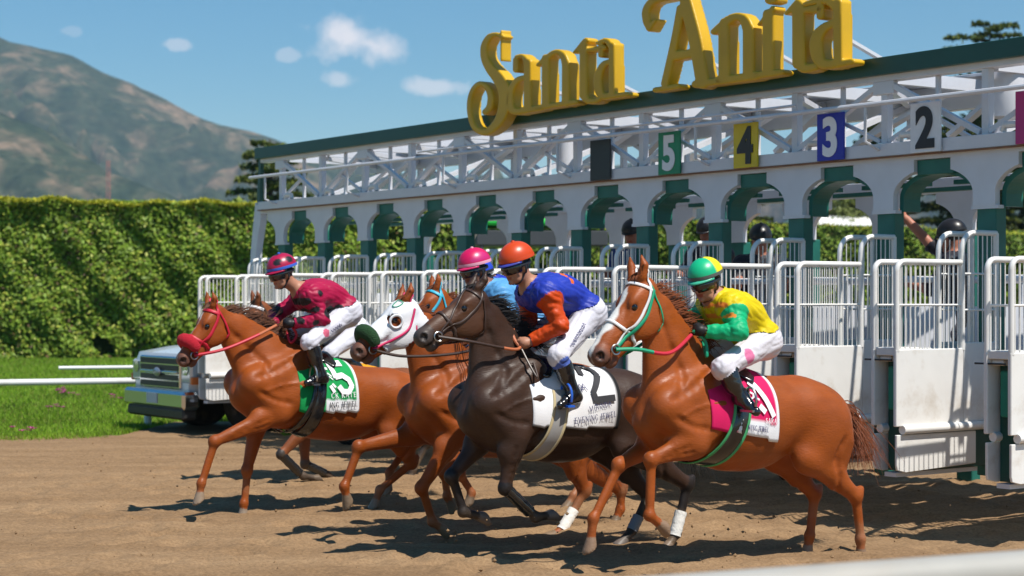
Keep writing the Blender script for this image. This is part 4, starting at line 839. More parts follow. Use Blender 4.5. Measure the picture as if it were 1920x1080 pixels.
CH = np.array([.262,.059,.0085]); BAY = np.array([.042,.021,.0135]); LB = np.array([.20,.062,.022])
class Horse: pass
def build_horse(k, px0, S):
    hs = Horse(); O = lane_base(k, px0); hs.O = O; J = lambda px, py, l=0.0: to_local(px, py, O, l)
    root = empty('race_horse', (O[0], O[1], 0), RUNZ, S['label'], 'horse', 'racehorses breaking from the gate'); hs.root = root; hs.J = J
    def pt(v): return np.array(v[1:], float) if v[0] == 'L' else J(*v)
    W, Cp = pt(S['withers']), pt(S['croup']); dx = nrm(W-Cp); dz = np.array([-dx[2], 0, dx[0]]); sx = np.linalg.norm(W-Cp)/.88; r = S.get('girth', 1.0)
    T = lambda x, z, y=0.0: W+dx*x*sx+dz*z*r+np.array([0,y,0]); rot = np.array([dx, [0,1,0], dz]); hs.T = T; hs.W = W
    s = SDF()
    # trunk
    s.el(T(-.30,-.41), (.52*sx,.268*r,.330*r), rot, .05, 0); s.el(T(.13,-.42), (.31*sx,.225*r,.31*r), rot, .10, 0)
    s.rc(T(.02,-.12), T(-.30,-.16), .10, .11, .75, .08, 0); s.rc(T(-.2,-.29), T(-.78,-.24), .20, .23, 1.10, .08, 0)
    s.el(T(-.92,-.27), (.34*sx,.265*r,.265*r), rot, .08, 0); s.rc(T(-.22,-.47), T(-.76,-.32), .250*r, .180*r, 1.0, .08, 0)
    s.rc(T(.24,-.34), T(.36,-.50), .17, .13, .9, .08, 0)                                              # breast
    # hind quarters and hind legs
    legs = {}
    for sd, nm in ((1,'L'), (-1,'R')):
        hip = T(-.99,-.31,sd*.12); st = T(-.84,-.57,sd*.17); but = T(-1.14,-.44,sd*.11)
        hk, ft, hf = [pt(v) for v in S['H'+nm]]
        s.rc(hip, st, .205, .105, .66, .09, 8); s.rc(but, st*.40+hk*.60, .145, .055, .72, .08, 8); s.el(hip*.6+st*.4+np.array([-.05,0,0]), (.235,.11,.24), None, .10, 8)
        kd = nrm(hk-st); s.rc(st, hk, .092, .042, .76, .07, 8); s.rc(st*.62+hk*.38+np.array([-.05,0,.02]), hk, .074, .034, .78, .05, 8)
        cd = nrm(ft-hk); bk = np.array([-cd[2] if cd[2] < 0 else cd[2], 0, abs(cd[0])*.3]); back = nrm(np.array([-1,0,.35]))
        s.el(hk, (.058,.045,.062), None, .03, 5); s.rc(hk, hk+back*.055+np.array([0,0,.03]), .034, .026, 1, .03, 5)
        s.rc(hk, ft, .037, .030, .85, .02, 5); s.rc(hk*.9+ft*.1+back*.022, ft+back*.018, .02, .02, .9, .02, 5); s.el(ft, (.040,.037,.042), None, .02, 5)
        hd = nrm(hf-ft); s.rc(ft, hf-hd*.05, .033, .033, 1, .02, 5); pal = back-hd*(back@hd); s.rc(hf-hd*.062, hf+hd*.012, .037, .052, 1, .006, 3); s.cut(hf, hd*.80+nrm(pal)*.60, .13)
        legs['H'+nm] = (st, hk, ft, hf)
        # fore
        sh = T(.36,-.40,sd*.14); eb = T(.13,-.60,sd*.165); kn, ft, hf = [pt(v) for v in S['F'+nm]]
        s.rc(T(.0,-.14,sd*.08), sh, .12, .125, .75, .07, 8); s.rc(sh, eb, .125, .10, .8, .05, 8); s.rc(T(-.02,-.38,sd*.16), eb, .14, .085, .6, .06, 8)
        s.rc(eb, kn, .094, .042, .78, .045, 8); fm = eb*.72+kn*.28; s.el(fm+nrm(np.cross(kn-eb, [0,1,0]))*.02, (.10,.064,.10), None, .04, 8)
        s.el(kn, (.053,.048,.056), None, .025, 2); s.rc(kn, ft, .031, .027, .85, .02, 2)
        cn = nrm(ft-kn); bk = nrm(np.cross(np.array([0,1,0]), cn)); bk = bk if bk[0]*1+bk[2]*.2 < 0 else -bk
        s.rc(kn+cn*.05+bk*.02, ft+bk*.017, .019, .02, .9, .02, 2); s.el(ft, (.038,.035,.040), None, .02, 2); hd = nrm(hf-ft)
        s.rc(ft, hf-hd*.05, .031, .031, 1, .02, 2); pal = bk-hd*(bk@hd); s.rc(hf-hd*.062, hf+hd*.012, .037, .052, 1, .006, 3); s.cut(hf, hd*.80+nrm(pal)*.60, .13); legs['F'+nm] = (eb, kn, ft, hf)
    hs.legs = legs
    # neck and head
    poll, muz = pt(S['poll']), pt(S['muz']); hl = np.linalg.norm(muz-poll)/.585; hl = min(max(hl, .93), 1.12)
    ex = nrm(muz-poll); ey = np.array([0,1.0,0]); ey = nrm(ey-ex*(ey@ex)); ez = np.cross(ex, ey); ro = S.get('roll', 0.0)
    ey, ez = ey*math.cos(ro)+ez*math.sin(ro), ez*math.cos(ro)-ey*math.sin(ro)
    Hd = lambda x, y, z: poll+(ex*x+ey*y+ez*(z-.055))*hl; hr = np.array([ex, ey, ez]); hs.Hd, hs.hr, hs.hl, hs.poll = Hd, hr, hl, poll
    nb, ntop, nbot = T(.10,-.26), T(-.06,-.10), T(.33,-.36); th = Hd(.10,0,-.11); cr = Hd(.0,0,.0); mid = (nb+cr)/2
    nk = S.get('neck', .90); s.rc(nb, mid*.5+nb*.5, .225*(1+nk)/2, .180*nk, .60, .08, 8); s.rc(mid*.5+nb*.5, cr*.6+mid*.4+ (th-cr)*.35, .170*nk, .108*nk, .62, .06, 8)
    s.rc(ntop, cr*.75+ntop*.25+dz*.02*nk, .085*nk, .06*nk, .62, .08, 8); s.rc(nbot, th*.7+nbot*.3, .135*nk, .080*nk, .75, .08, 8); s.rc(cr*.5+mid*.5+(th-cr)*.3, Hd(.05,0,-.05), .115*nk, .092, .7, .05, 8)
    E = lambda x, y, z, rx, ry, rz, kk=.03, tg=1, op='u': s.el(Hd(x,y,z), (rx*hl,ry*hl,rz*hl), hr, kk, tg, op)
    RCh = lambda a, b, ra, rb, kk=.025, tg=1, op='u': s.rc(Hd(*a), Hd(*b), ra*hl, rb*hl, 1, kk, tg, op)
    E(.10,0,-.005,.14,.092,.092); E(.30,0,-.002,.27,.058,.070); E(.46,0,-.012,.14,.052,.066)
    for sd in (1,-1):
        E(.19,sd*.050,-.095,.135,.042,.118,.03); E(.165,sd*.068,.030,.055,.026,.032,.03); RCh((.19,sd*.076,.0),(.36,sd*.045,-.02), .020,.014,.025)
        E(.55,sd*.036,-.008,.052,.032,.046,.02); E(.205,sd*.098,.012,.026,.016,.018,.014,1,'s')
        er = S.get('ears', (-.07, .155))
        RCh((.015,sd*.050,.070),(er[0]*.5,sd*.068,er[1]*.72), .032,.026,.02,4); RCh((er[0]*.5,sd*.068,er[1]*.72),(er[0],sd*.060,er[1]+.01), .025,.006,.012,4)
        RCh((.0+.03,sd*.075,.105),(er[0]*.5+.03,sd*.092,er[1]*.78), .014,.014,.01,6,'s')
    RCh((.19,0,-.140),(.46,0,-.088), .050,.042,.04); E(.548,0,-.014,.062,.056,.066,.03); E(.552,0,-.036,.048,.050,.040,.03); E(.520,0,-.100,.052,.042,.034,.012)
    for sd in (1,-1): E(.578,sd*.058,.004,.026,.020,.026,.008,6,'s'); RCh((.45,sd*.074,-.076),(.60,sd*.036,-.070), .006,.006,.004,6,'s')
    # muscle grooves, tendons and veins laid along the skin
    def line(pts, r, kk, op, tgv=8, dep=0.0):
        todo.append((catmull(pts, 3), r*.55 if op == 's' else r, kk, op, tgv, dep+(.002 if op == 's' else 0)))
    todo = []
    for sd in (1,-1):
        line([T(.06,-.10,sd*.15), T(.22,-.24,sd*.20), T(.38,-.36,sd*.20)], .010, .05, 's', 8, .003)          # front of the shoulder
        line([T(-.10,-.22,sd*.26), T(-.10,-.42,sd*.28), T(-.02,-.62,sd*.25)], .010, .06, 's', 8, .003)        # behind the triceps
        line([T(.34,-.46,sd*.22), T(.22,-.50,sd*.24), T(.08,-.50,sd*.24)], .008, .04, 's', 8, .003)
        line([T(-1.08,-.40,sd*.25), T(-1.06,-.55,sd*.24), legs['H'+('L' if sd > 0 else 'R')][0]*.4+legs['H'+('L' if sd > 0 else 'R')][1]*.6], .009, .05, 's', 8, .003)
        line([T(.30,-.30,sd*.16), mid*.6+nb*.4+np.array([.05,sd*.12,-.05]), Hd(.10,sd*.07,-.15)], .010, .05, 's', 8, .003)   # jugular groove
        fl_ = legs['F'+('L' if sd > 0 else 'R')]; line([fl_[0]*.8+fl_[1]*.2+np.array([.02,sd*.06,0]), fl_[0]*.3+fl_[1]*.7+np.array([0,sd*.05,0])], .006, .03, 's', 8, .002)
        line([fl_[0]*.7+fl_[1]*.3+np.array([-.05,sd*.05,-.02]), fl_[0]*.15+fl_[1]*.85+np.array([-.02,sd*.03,-.01])], .006, .03, 's', 8, .002)
        line([T(.30,-.44,sd*.22), T(.12,-.34,sd*.25), T(-.02,-.30,sd*.25)], .004, .02, 'u', 8, -.001); line([Hd(.26,sd*.08,-.03), Hd(.34,sd*.07,-.03), Hd(.42,sd*.06,-.01)], .003, .012, 'u', 1, -.001)
    al = np.concatenate([t[0] for t in todo]); dp = np.concatenate([np.full(len(t[0]), t[5]) for t in todo]); al, _ = s.project(al, dp, None, 3); i0 = 0; keep = s.p; s.p = []
    for (pp, r_, kk, op, tgv, dep) in todo:
        P = al[i0:i0+len(pp)]; i0 += len(pp)
        for a, b in zip(P[:-1], P[1:]): s.rc(a, b, r_, r_, 1, kk, tgv, op)
    s.fine = s.p; s.p = keep
    V, Q, tg = s.mesh(S.get('vox', .0125)); hs.sdf = s
    # colours
    n = len(V); base = np.array(S['coat']); col = np.tile(base, (n,1)); nz = vnoise(V, 5, k)*.10+vnoise(V, 14, k+1)*.05; col *= (1+nz)[:,None]
    h3 = (V-poll)@hr.T/hl; hx, hy, hz = h3[:,0], h3[:,1], h3[:,2]+.055; hm = (tg == 1) | (tg == 4) | (tg == 6) | (hx > .1) & (np.abs(hy) < .16) & (np.abs(hz) < .25)
    mz = np.clip((hx-.46)/.09, 0, 1)*hm; mzc = np.clip(base*.16+np.array([.060,.050,.047]), 0, .16); col = col*(1-mz[:,None]*.85)+mzc*mz[:,None]*.85
    col[tg == 6] = col[tg == 6]*.12
    if S.get('headcoat') is not None:
        hc_ = np.clip((hx+.05)/.2, 0, 1)*((tg == 1) | (tg == 4)); col = np.where((mz < .2)[:,None], col*(1-hc_[:,None])+np.array(S['headcoat'])*hc_[:,None], col)
    if S.get('points') is not None:
        pz = ((tg == 2) | (tg == 5))*1.0; col = col*(1-pz[:,None])+np.array(S['points'])*pz[:,None]
    if S.get('blaze'):
        b0, b1, bw = S['blaze']; wv = bw*(1+.35*np.sin(hx*22))*np.clip((hx-b0)/.05, 0, 1)*np.clip((b1-hx)/.04, 0, 1)
        bl = np.clip((wv-np.abs(hy+.004*np.sin(hx*60)))/.010+.5, 0, 1)*(hz > -.01)*hm*(tg != 4); col = col*(1-bl[:,None])+np.array([.72,.70,.66])*bl[:,None]
    hfc = np.array(S.get('hoof', (.10,.075,.055))); col[tg == 3] = hfc*(1+.3*nz[tg == 3])[:,None]
    for nm, c, f0 in S.get('socks', []):
        a, b = legs[nm][2], legs[nm][3]; d = np.linalg.norm(V-(a+(b-a)*.3), axis=1); m_ = np.clip((f0-d)/.03, 0, 1); col = col*(1-m_[:,None])+np.array(c)*m_[:,None]
    # dust on the lower legs
    du = np.clip((.42-V[:,2])/.4, 0, .45)*np.clip(.5+vnoise(V, 9, 5), 0, 1)*((tg == 2) | (tg == 5) | (tg == 3)); col = col*(1-du[:,None])+np.array([.30,.20,.12])*du[:,None]
    hs.V, hs.Q, hs.tg, hs.h3 = V, Q, tg, np.stack([hx, hy, hz], 1)
    link('body', fast_mesh('body', V, Q, True, col), m_coat, root)
    for sd in (1,-1):
        b = MB(); c = Hd(.205,sd*.080,.012); b.lathe([(.0225*math.sin(a), -.0225*math.cos(a)) for a in np.linspace(.05, math.pi-.05, 9)], c, 1, 12); b.build('eye', m_eye, root, True)
    # mane
    rg = np.random.default_rng(k); mm = cmat('hair_%s' % S['hairname'], S['hair'], .6, spec=.2, var=.3, vscale=30)
    ctr = [cr*.9+mid*.1, mid*.55+cr*.45, mid, nb*.5+mid*.5, T(-.02,-.1)]; crest = []
    cc = catmull(ctr, 10); up = np.cross(np.gradient(cc, axis=0), [0,1,0]); up = up/np.linalg.norm(up, axis=1)[:,None]; up = np.where(up[:,2:3] < 0, -up, up)
    cp = cast(s, cc+up*.45, -up, None, 40); st = []
    fl = S.get('mane_side', -1.0); ml = S.get('mane_len', .14)
    for q in range(int(420*S.get('mane_n', 1))):
        i = rg.random()*(len(cp)-1.01); a = int(i); p = cp[a]*(1-i+a)+cp[a+1]*(i-a); u_ = up[a]; L = ml*(.6+.8*rg.random())
        d0 = u_*.75-np.array([.55,0,0])+np.array([0,fl*.35*rg.random()+.15*rg.normal(),0]); d1 = np.array([-.8,fl*.6+.25*rg.normal(),-.35+.4*rg.normal()])
        t = np.linspace(0,1,6)[:,None]; st.append(p-u_*.01+np.array([0,rg.normal(0,.012),0])+d0*L*t*(1-t*.5)+d1*L*t*t*.6)
    hair(st, 'mane', mm, root, .009); st = []
    for q in range(22):
        p = Hd(-.01,rg.normal(0,.02),.085); t = np.linspace(0,1,5)[:,None]; L = .10*(.6+.6*rg.random()); st.append(p+(ex*.7+ez*.35+ey*rg.normal(0,.3))*L*t-ez*.25*L*t*t)
    hair(st, 'forelock', mm, root, .014)
    tp = T(-1.22,-.17); st = []; td = np.array(S.get('tail', (-.45,.05,-.62)))
    for q in range(430):
        L = (.55+.3*rg.random())*S.get('tail_len', 1.0); p = tp+rg.normal(0,.02,3); sw = np.array([rg.normal(0,.10), rg.normal(0,.07), rg.normal(0,.05)])
        t = np.linspace(0,1,8)[:,None]; st.append(p+np.array([-.34,0,.05])*t*(1-t)*1.6*L+td*L*t*t+sw*t*t+.02*np.sin(t*7+q)*np.array([0,1,.3]))
    hair(st, 'tail', mm, root, .010)
    b = MB(); b.tube([tp+np.array([.08,0,.02]), tp+np.array([-.07,0,-.01]), tp+np.array([-.14,0,-.09])], .04, 8, rr=[.05,.04,.02]); b.build('tail_dock', mm, root, True)
    return hs

TOR = [0]
def strap(hs, pts, w, name, m, parent, off=.004, n=7, th=.005, tags=None):
    P = catmull(pts, n); P, Nn = hs.sdf.project(P, off, tags); P = P[np.concatenate([[True], np.linalg.norm(np.diff(P, axis=0), axis=1) > 1e-4])]; Nn = hs.sdf.grad(P, tags)
    return ribbon(P, Nn, w, th, name, m, parent)
def bridle(hs, main, accent=None, brow=None, nosec=None, nose=True, ring=True, w=.022):
    Hd = hs.Hd; root = hs.root; br = empty('bridle'); br.parent = root; brow = brow or main; accent = accent or main
    strap(hs, [Hd(.045,.105,-.02), Hd(.07,.07,.07), Hd(.075,0,.095), Hd(.07,-.07,.07), Hd(.045,-.105,-.02)], w*1.1, 'browband', brow, br)
    for sd in (1,-1):
        strap(hs, [Hd(.01,sd*.10,.02), Hd(.10,sd*.11,-.03), Hd(.25,sd*.11,-.055), Hd(.40,sd*.08,-.05), Hd(.475,sd*.07,-.05)], w, 'cheekpiece', main, br)
        strap(hs, [Hd(.02,sd*.10,.01), Hd(.05,sd*.12,-.09), Hd(.12,sd*.08,-.19), Hd(.14,0,-.21)], w*.7, 'throatlatch', accent, br)
        if ring:
            b = MB(); c = Hd(.478,sd*.066,-.05); e1, e2 = hs.hr[0], hs.hr[2]; b.tube([c+(e1*math.cos(a)+e2*math.sin(a))*.032 for a in np.linspace(0, 2*math.pi, 15)], .006, 6, False); b.build('bit_ring', m_steel, br, True)
    strap(hs, [Hd(.01,.10,.02), Hd(-.035,.06,.07), Hd(-.045,0,.085), Hd(-.035,-.06,.07), Hd(.01,-.10,.02)], w, 'crownpiece', main, br)
    if nose: strap(hs, [Hd(.345,.0,-.13), Hd(.345,.07,-.09), Hd(.35,.075,-.01), Hd(.35,.04,.06), Hd(.35,0,.07), Hd(.35,-.04,.06), Hd(.35,-.075,-.01), Hd(.345,-.07,-.09), Hd(.345,0,-.13)], w*1.1, 'noseband', nosec or accent, br)
    return br
def rein(hs, pts, segs, parent, r=.012):
    """pts: local points; segs: list of (t0,t1,material)"""
    P = catmull(pts, 8); n = len(P)
    for t0, t1, m in segs:
        a, b_ = int(t0*(n-1)), max(int(t1*(n-1)), int(t0*(n-1))+1); b = MB(); b.tube(P[a:b_+1], r, 8, flat=1.0); b.build('rein', m, parent, True)
def arc_line(hs, x, zb, side, npt, off):
    """points on the trunk skin from the spine down the side to height zb, at trunk station x"""
    c = hs.T(x,-.36); th = np.linspace(0, R(150), 40); D = np.stack([0*th, side*np.sin(th), np.cos(th)], 1)
    P = cast(hs.sdf, c+D*.62, -D, TOR, 24, off); k = np.argmax(P[:,2] < zb) or len(P); P = P[:max(k+1, 3)]
    L = np.concatenate([[0], np.cumsum(np.linalg.norm(np.diff(P, axis=0), axis=1))]); q = np.linspace(0, L[-1], npt)
    return np.stack([np.interp(q, L, P[:,i]) for i in range(3)], 1)
def saddle_cloth(hs, x0, x1, zb0, zb1, colfn, name='saddle_cloth', skew=0.0, off=.016, nx=34, nt=26, wav=.0025):
    cols = []; c = []
    for i, s in enumerate(np.linspace(0, 1, nx)):
        x = x0+(x1-x0)*s; zb = zb0+(zb1-zb0)*s; Lp = arc_line(hs, x, zb, 1, nt, off); Rp = arc_line(hs, x, zb, -1, nt, off)
        ln = np.concatenate([Lp[::-1], Rp[1:]]); t = np.concatenate([np.linspace(1,0,nt), -np.linspace(0,1,nt)[1:]])
        ln = ln+hs.T(skew,0)*0+np.outer(np.abs(t), (hs.T(skew,0)-hs.T(0,0))); ln[:,1] += np.sign(t)*wav*np.sin(s*19+t*7)*np.abs(t)
        cols.append(ln); c.append([colfn(s, tt) for tt in t])
    A = np.array(cols); nx_, ny_ = A.shape[:2]; idx = np.arange(nx_*ny_).reshape(nx_, ny_); Fq = np.stack([idx[:-1,:-1], idx[:-1,1:], idx[1:,1:], idx[1:,:-1]], -1).reshape(-1,4)
    o = link(name, fast_mesh(name, A.reshape(-1,3), Fq, True, np.array(c).reshape(-1,3)), m_cloth, hs.root)
    md = o.modifiers.new('s', 'SOLIDIFY'); md.thickness = .006; md.offset = 1
    o['label'] = name.replace('_', ' '); del o['label']
    hs.cloth = o; return o
def flank(hs, off=.0265, tags=None):
    """maps text-plane coords (x to the viewer's right, z up), given as local (-x, z), onto the near flank"""
    def fn(U):
        P0 = np.stack([-U[:,0], np.full(len(U), .50), U[:,1]], 1); P = cast(hs.sdf, P0, np.tile([0,-1.0,0], (len(U),1)), TOR if tags is None else tags, 26, off)
        g = hs.sdf.grad(P, TOR if tags is None else tags); return P, g
    return fn
def cloth_text(hs, txt, px, py, h, m, ang=0.0, l=.30, wide=1.0, anchor=0.0):
    p = hs.J(px, py, l); q, w = text_quads(txt); ca_, sa_ = math.cos(ang), math.sin(ang); out = []
    for a, b, t in q:
        if t <= .06 and h < .06 and math.hypot(b[0]-a[0], b[1]-a[1]) < .44: continue
        f = lambda u: (-p[0]+((u[0]*wide-anchor*w*wide)*ca_-u[1]*sa_)*h, p[2]+((u[0]*wide-anchor*w*wide)*sa_+u[1]*ca_)*h)
        out.append((f(a), f(b), max(t, .10)*h*.9))
    return put_strokes(out, flank(hs), 'lettering', m, hs.cloth)
def cloth_figure(hs, pts, w, m, l=.30, name='numeral'):
    """pts: pixel polyline of a number drawn on the cloth; w: stroke width in metres"""
    out = []
    for seg in pts:
        q = [hs.J(px, py, l) for px, py in seg]; q = [(-a[0], a[2]) for a in q]; ws = w
        out += [(a, b, ws) for a, b in zip(q[:-1], q[1:])]
    return put_strokes(out, flank(hs), name, m, hs.cloth)
def wrap(hs, leg, t0, t1, r, m, name='leg_wrap'):
    st, a, b, c = hs.legs[leg]; p = a+(b-a)*t0; q = a+(b-a)*t1 if t1 <= 1 else b+(c-b)*(t1-1); n = 9; t = np.linspace(0,1,n)[:,None]
    B = MB(); B.tube(p+(q-p)*t, r, 12, rr=[r*(1+.05*math.sin(i*2.4)) for i in range(n)]); return B.build(name, m, hs.root, True)
def girth(hs, x, m, w=.10, lean=.10, edge=None, name='girth', z0=-.25, off=.010):
    c = hs.T(x,-.36); th = np.linspace(R(62), R(298), 44); D = np.stack([0*th, np.sin(th), np.cos(th)], 1); sh = (hs.T(lean,0)-hs.T(0,0))
    P = c+D*.6+np.outer((1-np.cos(th-R(62)))*.5*(th < math.pi*2), sh); P = cast(hs.sdf, P, -D, [0,8], 30, off); Nn = hs.sdf.grad(P, [0,8])
    o = ribbon(P, Nn, w, .008, name, m, hs.root)
    if edge:
        T_ = np.gradient(P, axis=0); T_ /= np.linalg.norm(T_, axis=1)[:,None]; B = np.cross(T_, Nn)
        for s in (-1,1): ribbon(P+B*s*(w/2-.004)+Nn*.004, Nn, .022, .006, 'girth_edge', edge, o)
    return o
def saddle(hs, x0=-.06, x1=-.30, m=None):
    m = m or m_lea
    A = np.array([np.concatenate([arc_line(hs, x, hs.W[2]-.13-.03*math.sin(i), 1, 12, .030+.02*(i/9)**2)[::-1], arc_line(hs, x, hs.W[2]-.13, -1, 12, .030+.02*(i/9)**2)[1:]]) for i, x in enumerate(np.linspace(x0, x1, 10))])
    nx_, ny_ = A.shape[:2]; idx = np.arange(nx_*ny_).reshape(nx_, ny_); Fq = np.stack([idx[:-1,:-1], idx[:-1,1:], idx[1:,1:], idx[1:,:-1]], -1).reshape(-1,4)
    o = link('saddle', fast_mesh('saddle', A.reshape(-1,3), Fq, True), m, hs.root); md = o.modifiers.new('s', 'SOLIDIFY'); md.thickness = .02; md.offset = 1
    return o
# ------------------------------------------------------------------ people
def build_person(name, root_loc, rz, J, S, parent_label, cat='person', group=None, vox=.0085):
    """J: joints in the local frame of the root. tags: 0 skin 1 top 2 breeches 3 boots 4 gloves"""
    root = empty(name, root_loc, rz, parent_label, cat, group); s = SDF(); A = {k: np.array(v, float) for k, v in J.items() if k not in ('face','up')}
    f = nrm(J['face']); up = np.array(J.get('up', (0,0,1)), float); up = nrm(up-f*(up@f)); sd = np.cross(up, f); hr = np.array([f, sd, up]); hc = A['head']
    Hp = lambda a, b, c: hc+f*a+sd*b+up*c
    # head and face
    s.el(Hp(0,0,.02), (.095,.076,.10), hr, .02, 0); s.el(Hp(.03,0,-.045), (.062,.058,.072), hr, .03, 0); s.rc(Hp(.045,.03,-.075), Hp(.045,-.03,-.075), .030,.030,1,.02,0)
    s.rc(Hp(.090,0,.012), Hp(.112,0,-.028), .009,.014,1,.012,0); s.rc(Hp(.083,-.03,.028), Hp(.083,.03,.028), .014,.014,1,.015,0); s.el(Hp(.083,0,-.095), (.020,.020,.016), hr, .015, 0)
    s.rc(Hp(.083,-.022,-.062), Hp(.083,.022,-.062), .010,.010,1,.008,0); s.rc(Hp(.097,-.02,-.058), Hp(.097,.02,-.058), .0035,.0035,1,.004,0,'s')
    for q in (1,-1): s.el(Hp(-.008,q*.078,-.012), (.020,.012,.032), hr, .008, 0); s.el(Hp(.066,q*.030,.008), (.016,.016,.012), hr, .01, 0, 's'); s.el(Hp(.055,q*.042,-.03), (.025,.022,.025), hr, .02, 0)
    nb = A['neck']; s.rc(Hp(-.025,0,-.06), nb, .056, .062, 1, .03, 0)
    shL, shR, hpL, hpR = A['shL'], A['shR'], A['hipL'], A['hipR']; ct = S.get('thick', 1.0)
    lv_ = []
    for t, ra, nar in ((0,.118,.92),(.22,.138,.62),(.45,.132,.50),(.70,.122,.48),(.92,.122,.75)):
        a, b = shL+(hpL-shL)*t, shR+(hpR-shR)*t; c = (a+b)/2; bow = S.get('bow', .07)*math.sin(math.pi*t); nn = nrm(np.cross(hpL-shL, shR-shL)); nn = nn if nn[2] > 0 else -nn
        a, b = c+(a-c)*nar+nn*bow, c+(b-c)*nar+nn*bow; s.rc(a, b, ra*ct*.86, ra*ct*.86, 1, .06, 1); lv_.append(c+nn*bow)
    for a, b in zip(lv_[:-1], lv_[1:]): s.rc(a, b, .115*ct, .115*ct, 1, .05, 1)
    s.rc(nb, lv_[0]*.6+nb*.4, .070, .095, 1, .04, 1); s.rc(nb, (lv_[0]+lv_[1])/2, .075, .11, 1, .05, 1)
    for q in ('L','R'):
        sh, el, wr, hd = A['sh'+q], A['el'+q], A['wr'+q], A['hand'+q]
        s.rc(sh, el, .066, .052, 1, .035, 1); s.rc(el, wr, .051, .037, 1, .025, S.get('forearm', 1)); s.el(sh, (.072,.072,.072), None, .04, 1)
        d = nrm(hd-wr); w_ = nrm(np.cross(d, np.cross(np.array([0,0,1.0]), d)+1e-6)); w_ = np.array([0,0,1.0])-d*d[2]; w_ = nrm(w_); sidev = np.cross(d, w_); inn = sidev if (sidev[1] < 0) == (q == 'L') else -sidev
        gt = 4 if S.get('gloves') else 0
        s.rc(wr, wr+d*.05, .030, .030, 1, .015, gt); s.el(wr+d*.065+inn*.004, (.042,.042,.040), None, .015, gt)
        for i, (o_, ln) in enumerate(((.030,.032),(.010,.038),(-.010,.036),(-.029,.028))):
            k0 = wr+d*.085+w_*o_; k1 = k0+d*ln*.55+inn*.020; k2 = k1+inn*.026-d*.020; s.rc(k0, k1, .0115,.0105,1,.006,gt); s.rc(k1, k2, .0105,.009,1,.004,gt)
        t0 = wr+d*.05+w_*.032; t1 = t0+d*.030+w_*.012+inn*.022; s.rc(t0, t1, .0125,.010,1,.008,gt); s.rc(t1, t1+d*.008+inn*.026-w_*.008, .010,.008,1,.004,gt)
        hp, kn, an, te = A['hip'+q], A['kn'+q], A['an'+q], A['toe'+q]
        s.rc(hp, kn, .098, .062, 1, .05, 2); s.el(hp, (.115,.105,.115), None, .05, 2); s.el(kn, (.062,.060,.062), None, .03, 2)
        bt = kn+(an-kn)*S.get('boot', .22); s.rc(kn, bt, .059, .055, 1, .02, 2); s.rc(bt, an, .056, .043, 1, .012, 3); cf = kn+(an-kn)*.4+nrm(np.array([-1,0,-.3]))*.012; s.el(cf, (.055,.052,.09), None, .03, 3)
        fd = nrm(te-an-np.array([0,0,.0])); he = an+np.array([0,0,-.045])-fd*.035; s.rc(an, he, .042, .036, 1, .02, 3); s.rc(he, te, .036, .028, .95, .025, 3); s.rc(an, te*.6+an*.4, .040, .032, 1, .02, 3)
    V, Q, tg = s.mesh(vox)
    skin = np.array(S.get('skin', (.42,.20,.125))); cols = {0: skin, 1: np.array(S['top']), 2: np.array(S['legs']), 3: np.array(S.get('bootc', (.012,.012,.013))), 4: np.array(S.get('gloves') or skin)}
    hx = (V-hc)@hr.T; col = np.array([cols[int(t)] for t in tg])
    lip = (tg == 0) & (np.abs(hx[:,1]) < .026) & (np.abs(hx[:,2]+.060) < .010) & (hx[:,0] > .07); col[lip] = skin*np.array([.8,.45,.45])
    hair_ = (tg == 0) & (hx[:,0] < -.01) & (hx[:,2] > -.03) & (np.abs(hx[:,2]) < .2) & (np.linalg.norm(hx, axis=1) < .14) | (tg == 0) & (hx[:,2] > .07) & (np.linalg.norm(hx, axis=1) < .16); col[hair_] = np.array(S.get('hairc', (.03,.02,.015)))
    link('body', fast_mesh('body', V, Q, True, col), m_skin, root)
    # clothing shells
    P = hs = Horse(); hs.sdf = s; hs.root = root; hs.hc, hs.hr, hs.A, hs.Hp = hc, hr, A, Hp
    nrmv = s.grad(V, None, .006) if False else None
    me_n = np.zeros_like(V); a, b, c, d = (V[Q[:,i]] for i in range(4)); fn_ = np.cross(c-a, d-b)
    for i in range(4): np.add.at(me_n, Q[:,i], fn_)
    me_n /= np.linalg.norm(me_n, axis=1)[:,None]+1e-9
    qt = tg[Q]
    def shell(tv, name, m, off, wr_amp, wr_s, pat=None, side=0):
        fm = (qt == tv).sum(1) >= 3
        if side: a0, b0 = A['anL'], A['anR']; vc = V[Q].mean(1); fm &= ((((vc-(a0+b0)/2)@(a0-b0)) > 0) == (side > 0))
        q = Q[fm]; u, inv = np.unique(q, return_inverse=True); P_ = V[u]; N_ = me_n[u]
        w = np.zeros(len(P_))
        if wr_amp: ax_ = nrm(A['shL']-A['hipL']) if tv == 1 else nrm(A['knL']-A['hipL']+.001); Pn = P_-ax_[None]*(P_@ax_)[:,None]*.72; w = wr_amp*(np.abs(vnoise(Pn, wr_s*1.9, 3))**.7*1.7-.6+.35*vnoise(Pn, wr_s*4.1, 8))
        P2 = P_+N_*(off+w)[:,None]; c0 = np.tile(cols[tv], (len(u),1)).astype(float)
        if pat is not None: c0 = pat(P_, c0, hs)
        return link(name, fast_mesh(name, P2, inv.reshape(-1,4), True, c0), m, root)
    hs.top = shell(1, 'jacket', m_silk, .009, .0062, 19, S.get('toppat')); hs.br = shell(2, 'breeches', m_silk, .007, .0050, 22, S.get('legpat')); [shell(3, 'boot', m_lea, .003, .0015, 30, None, q) for q in (1,-1)]
    return hs
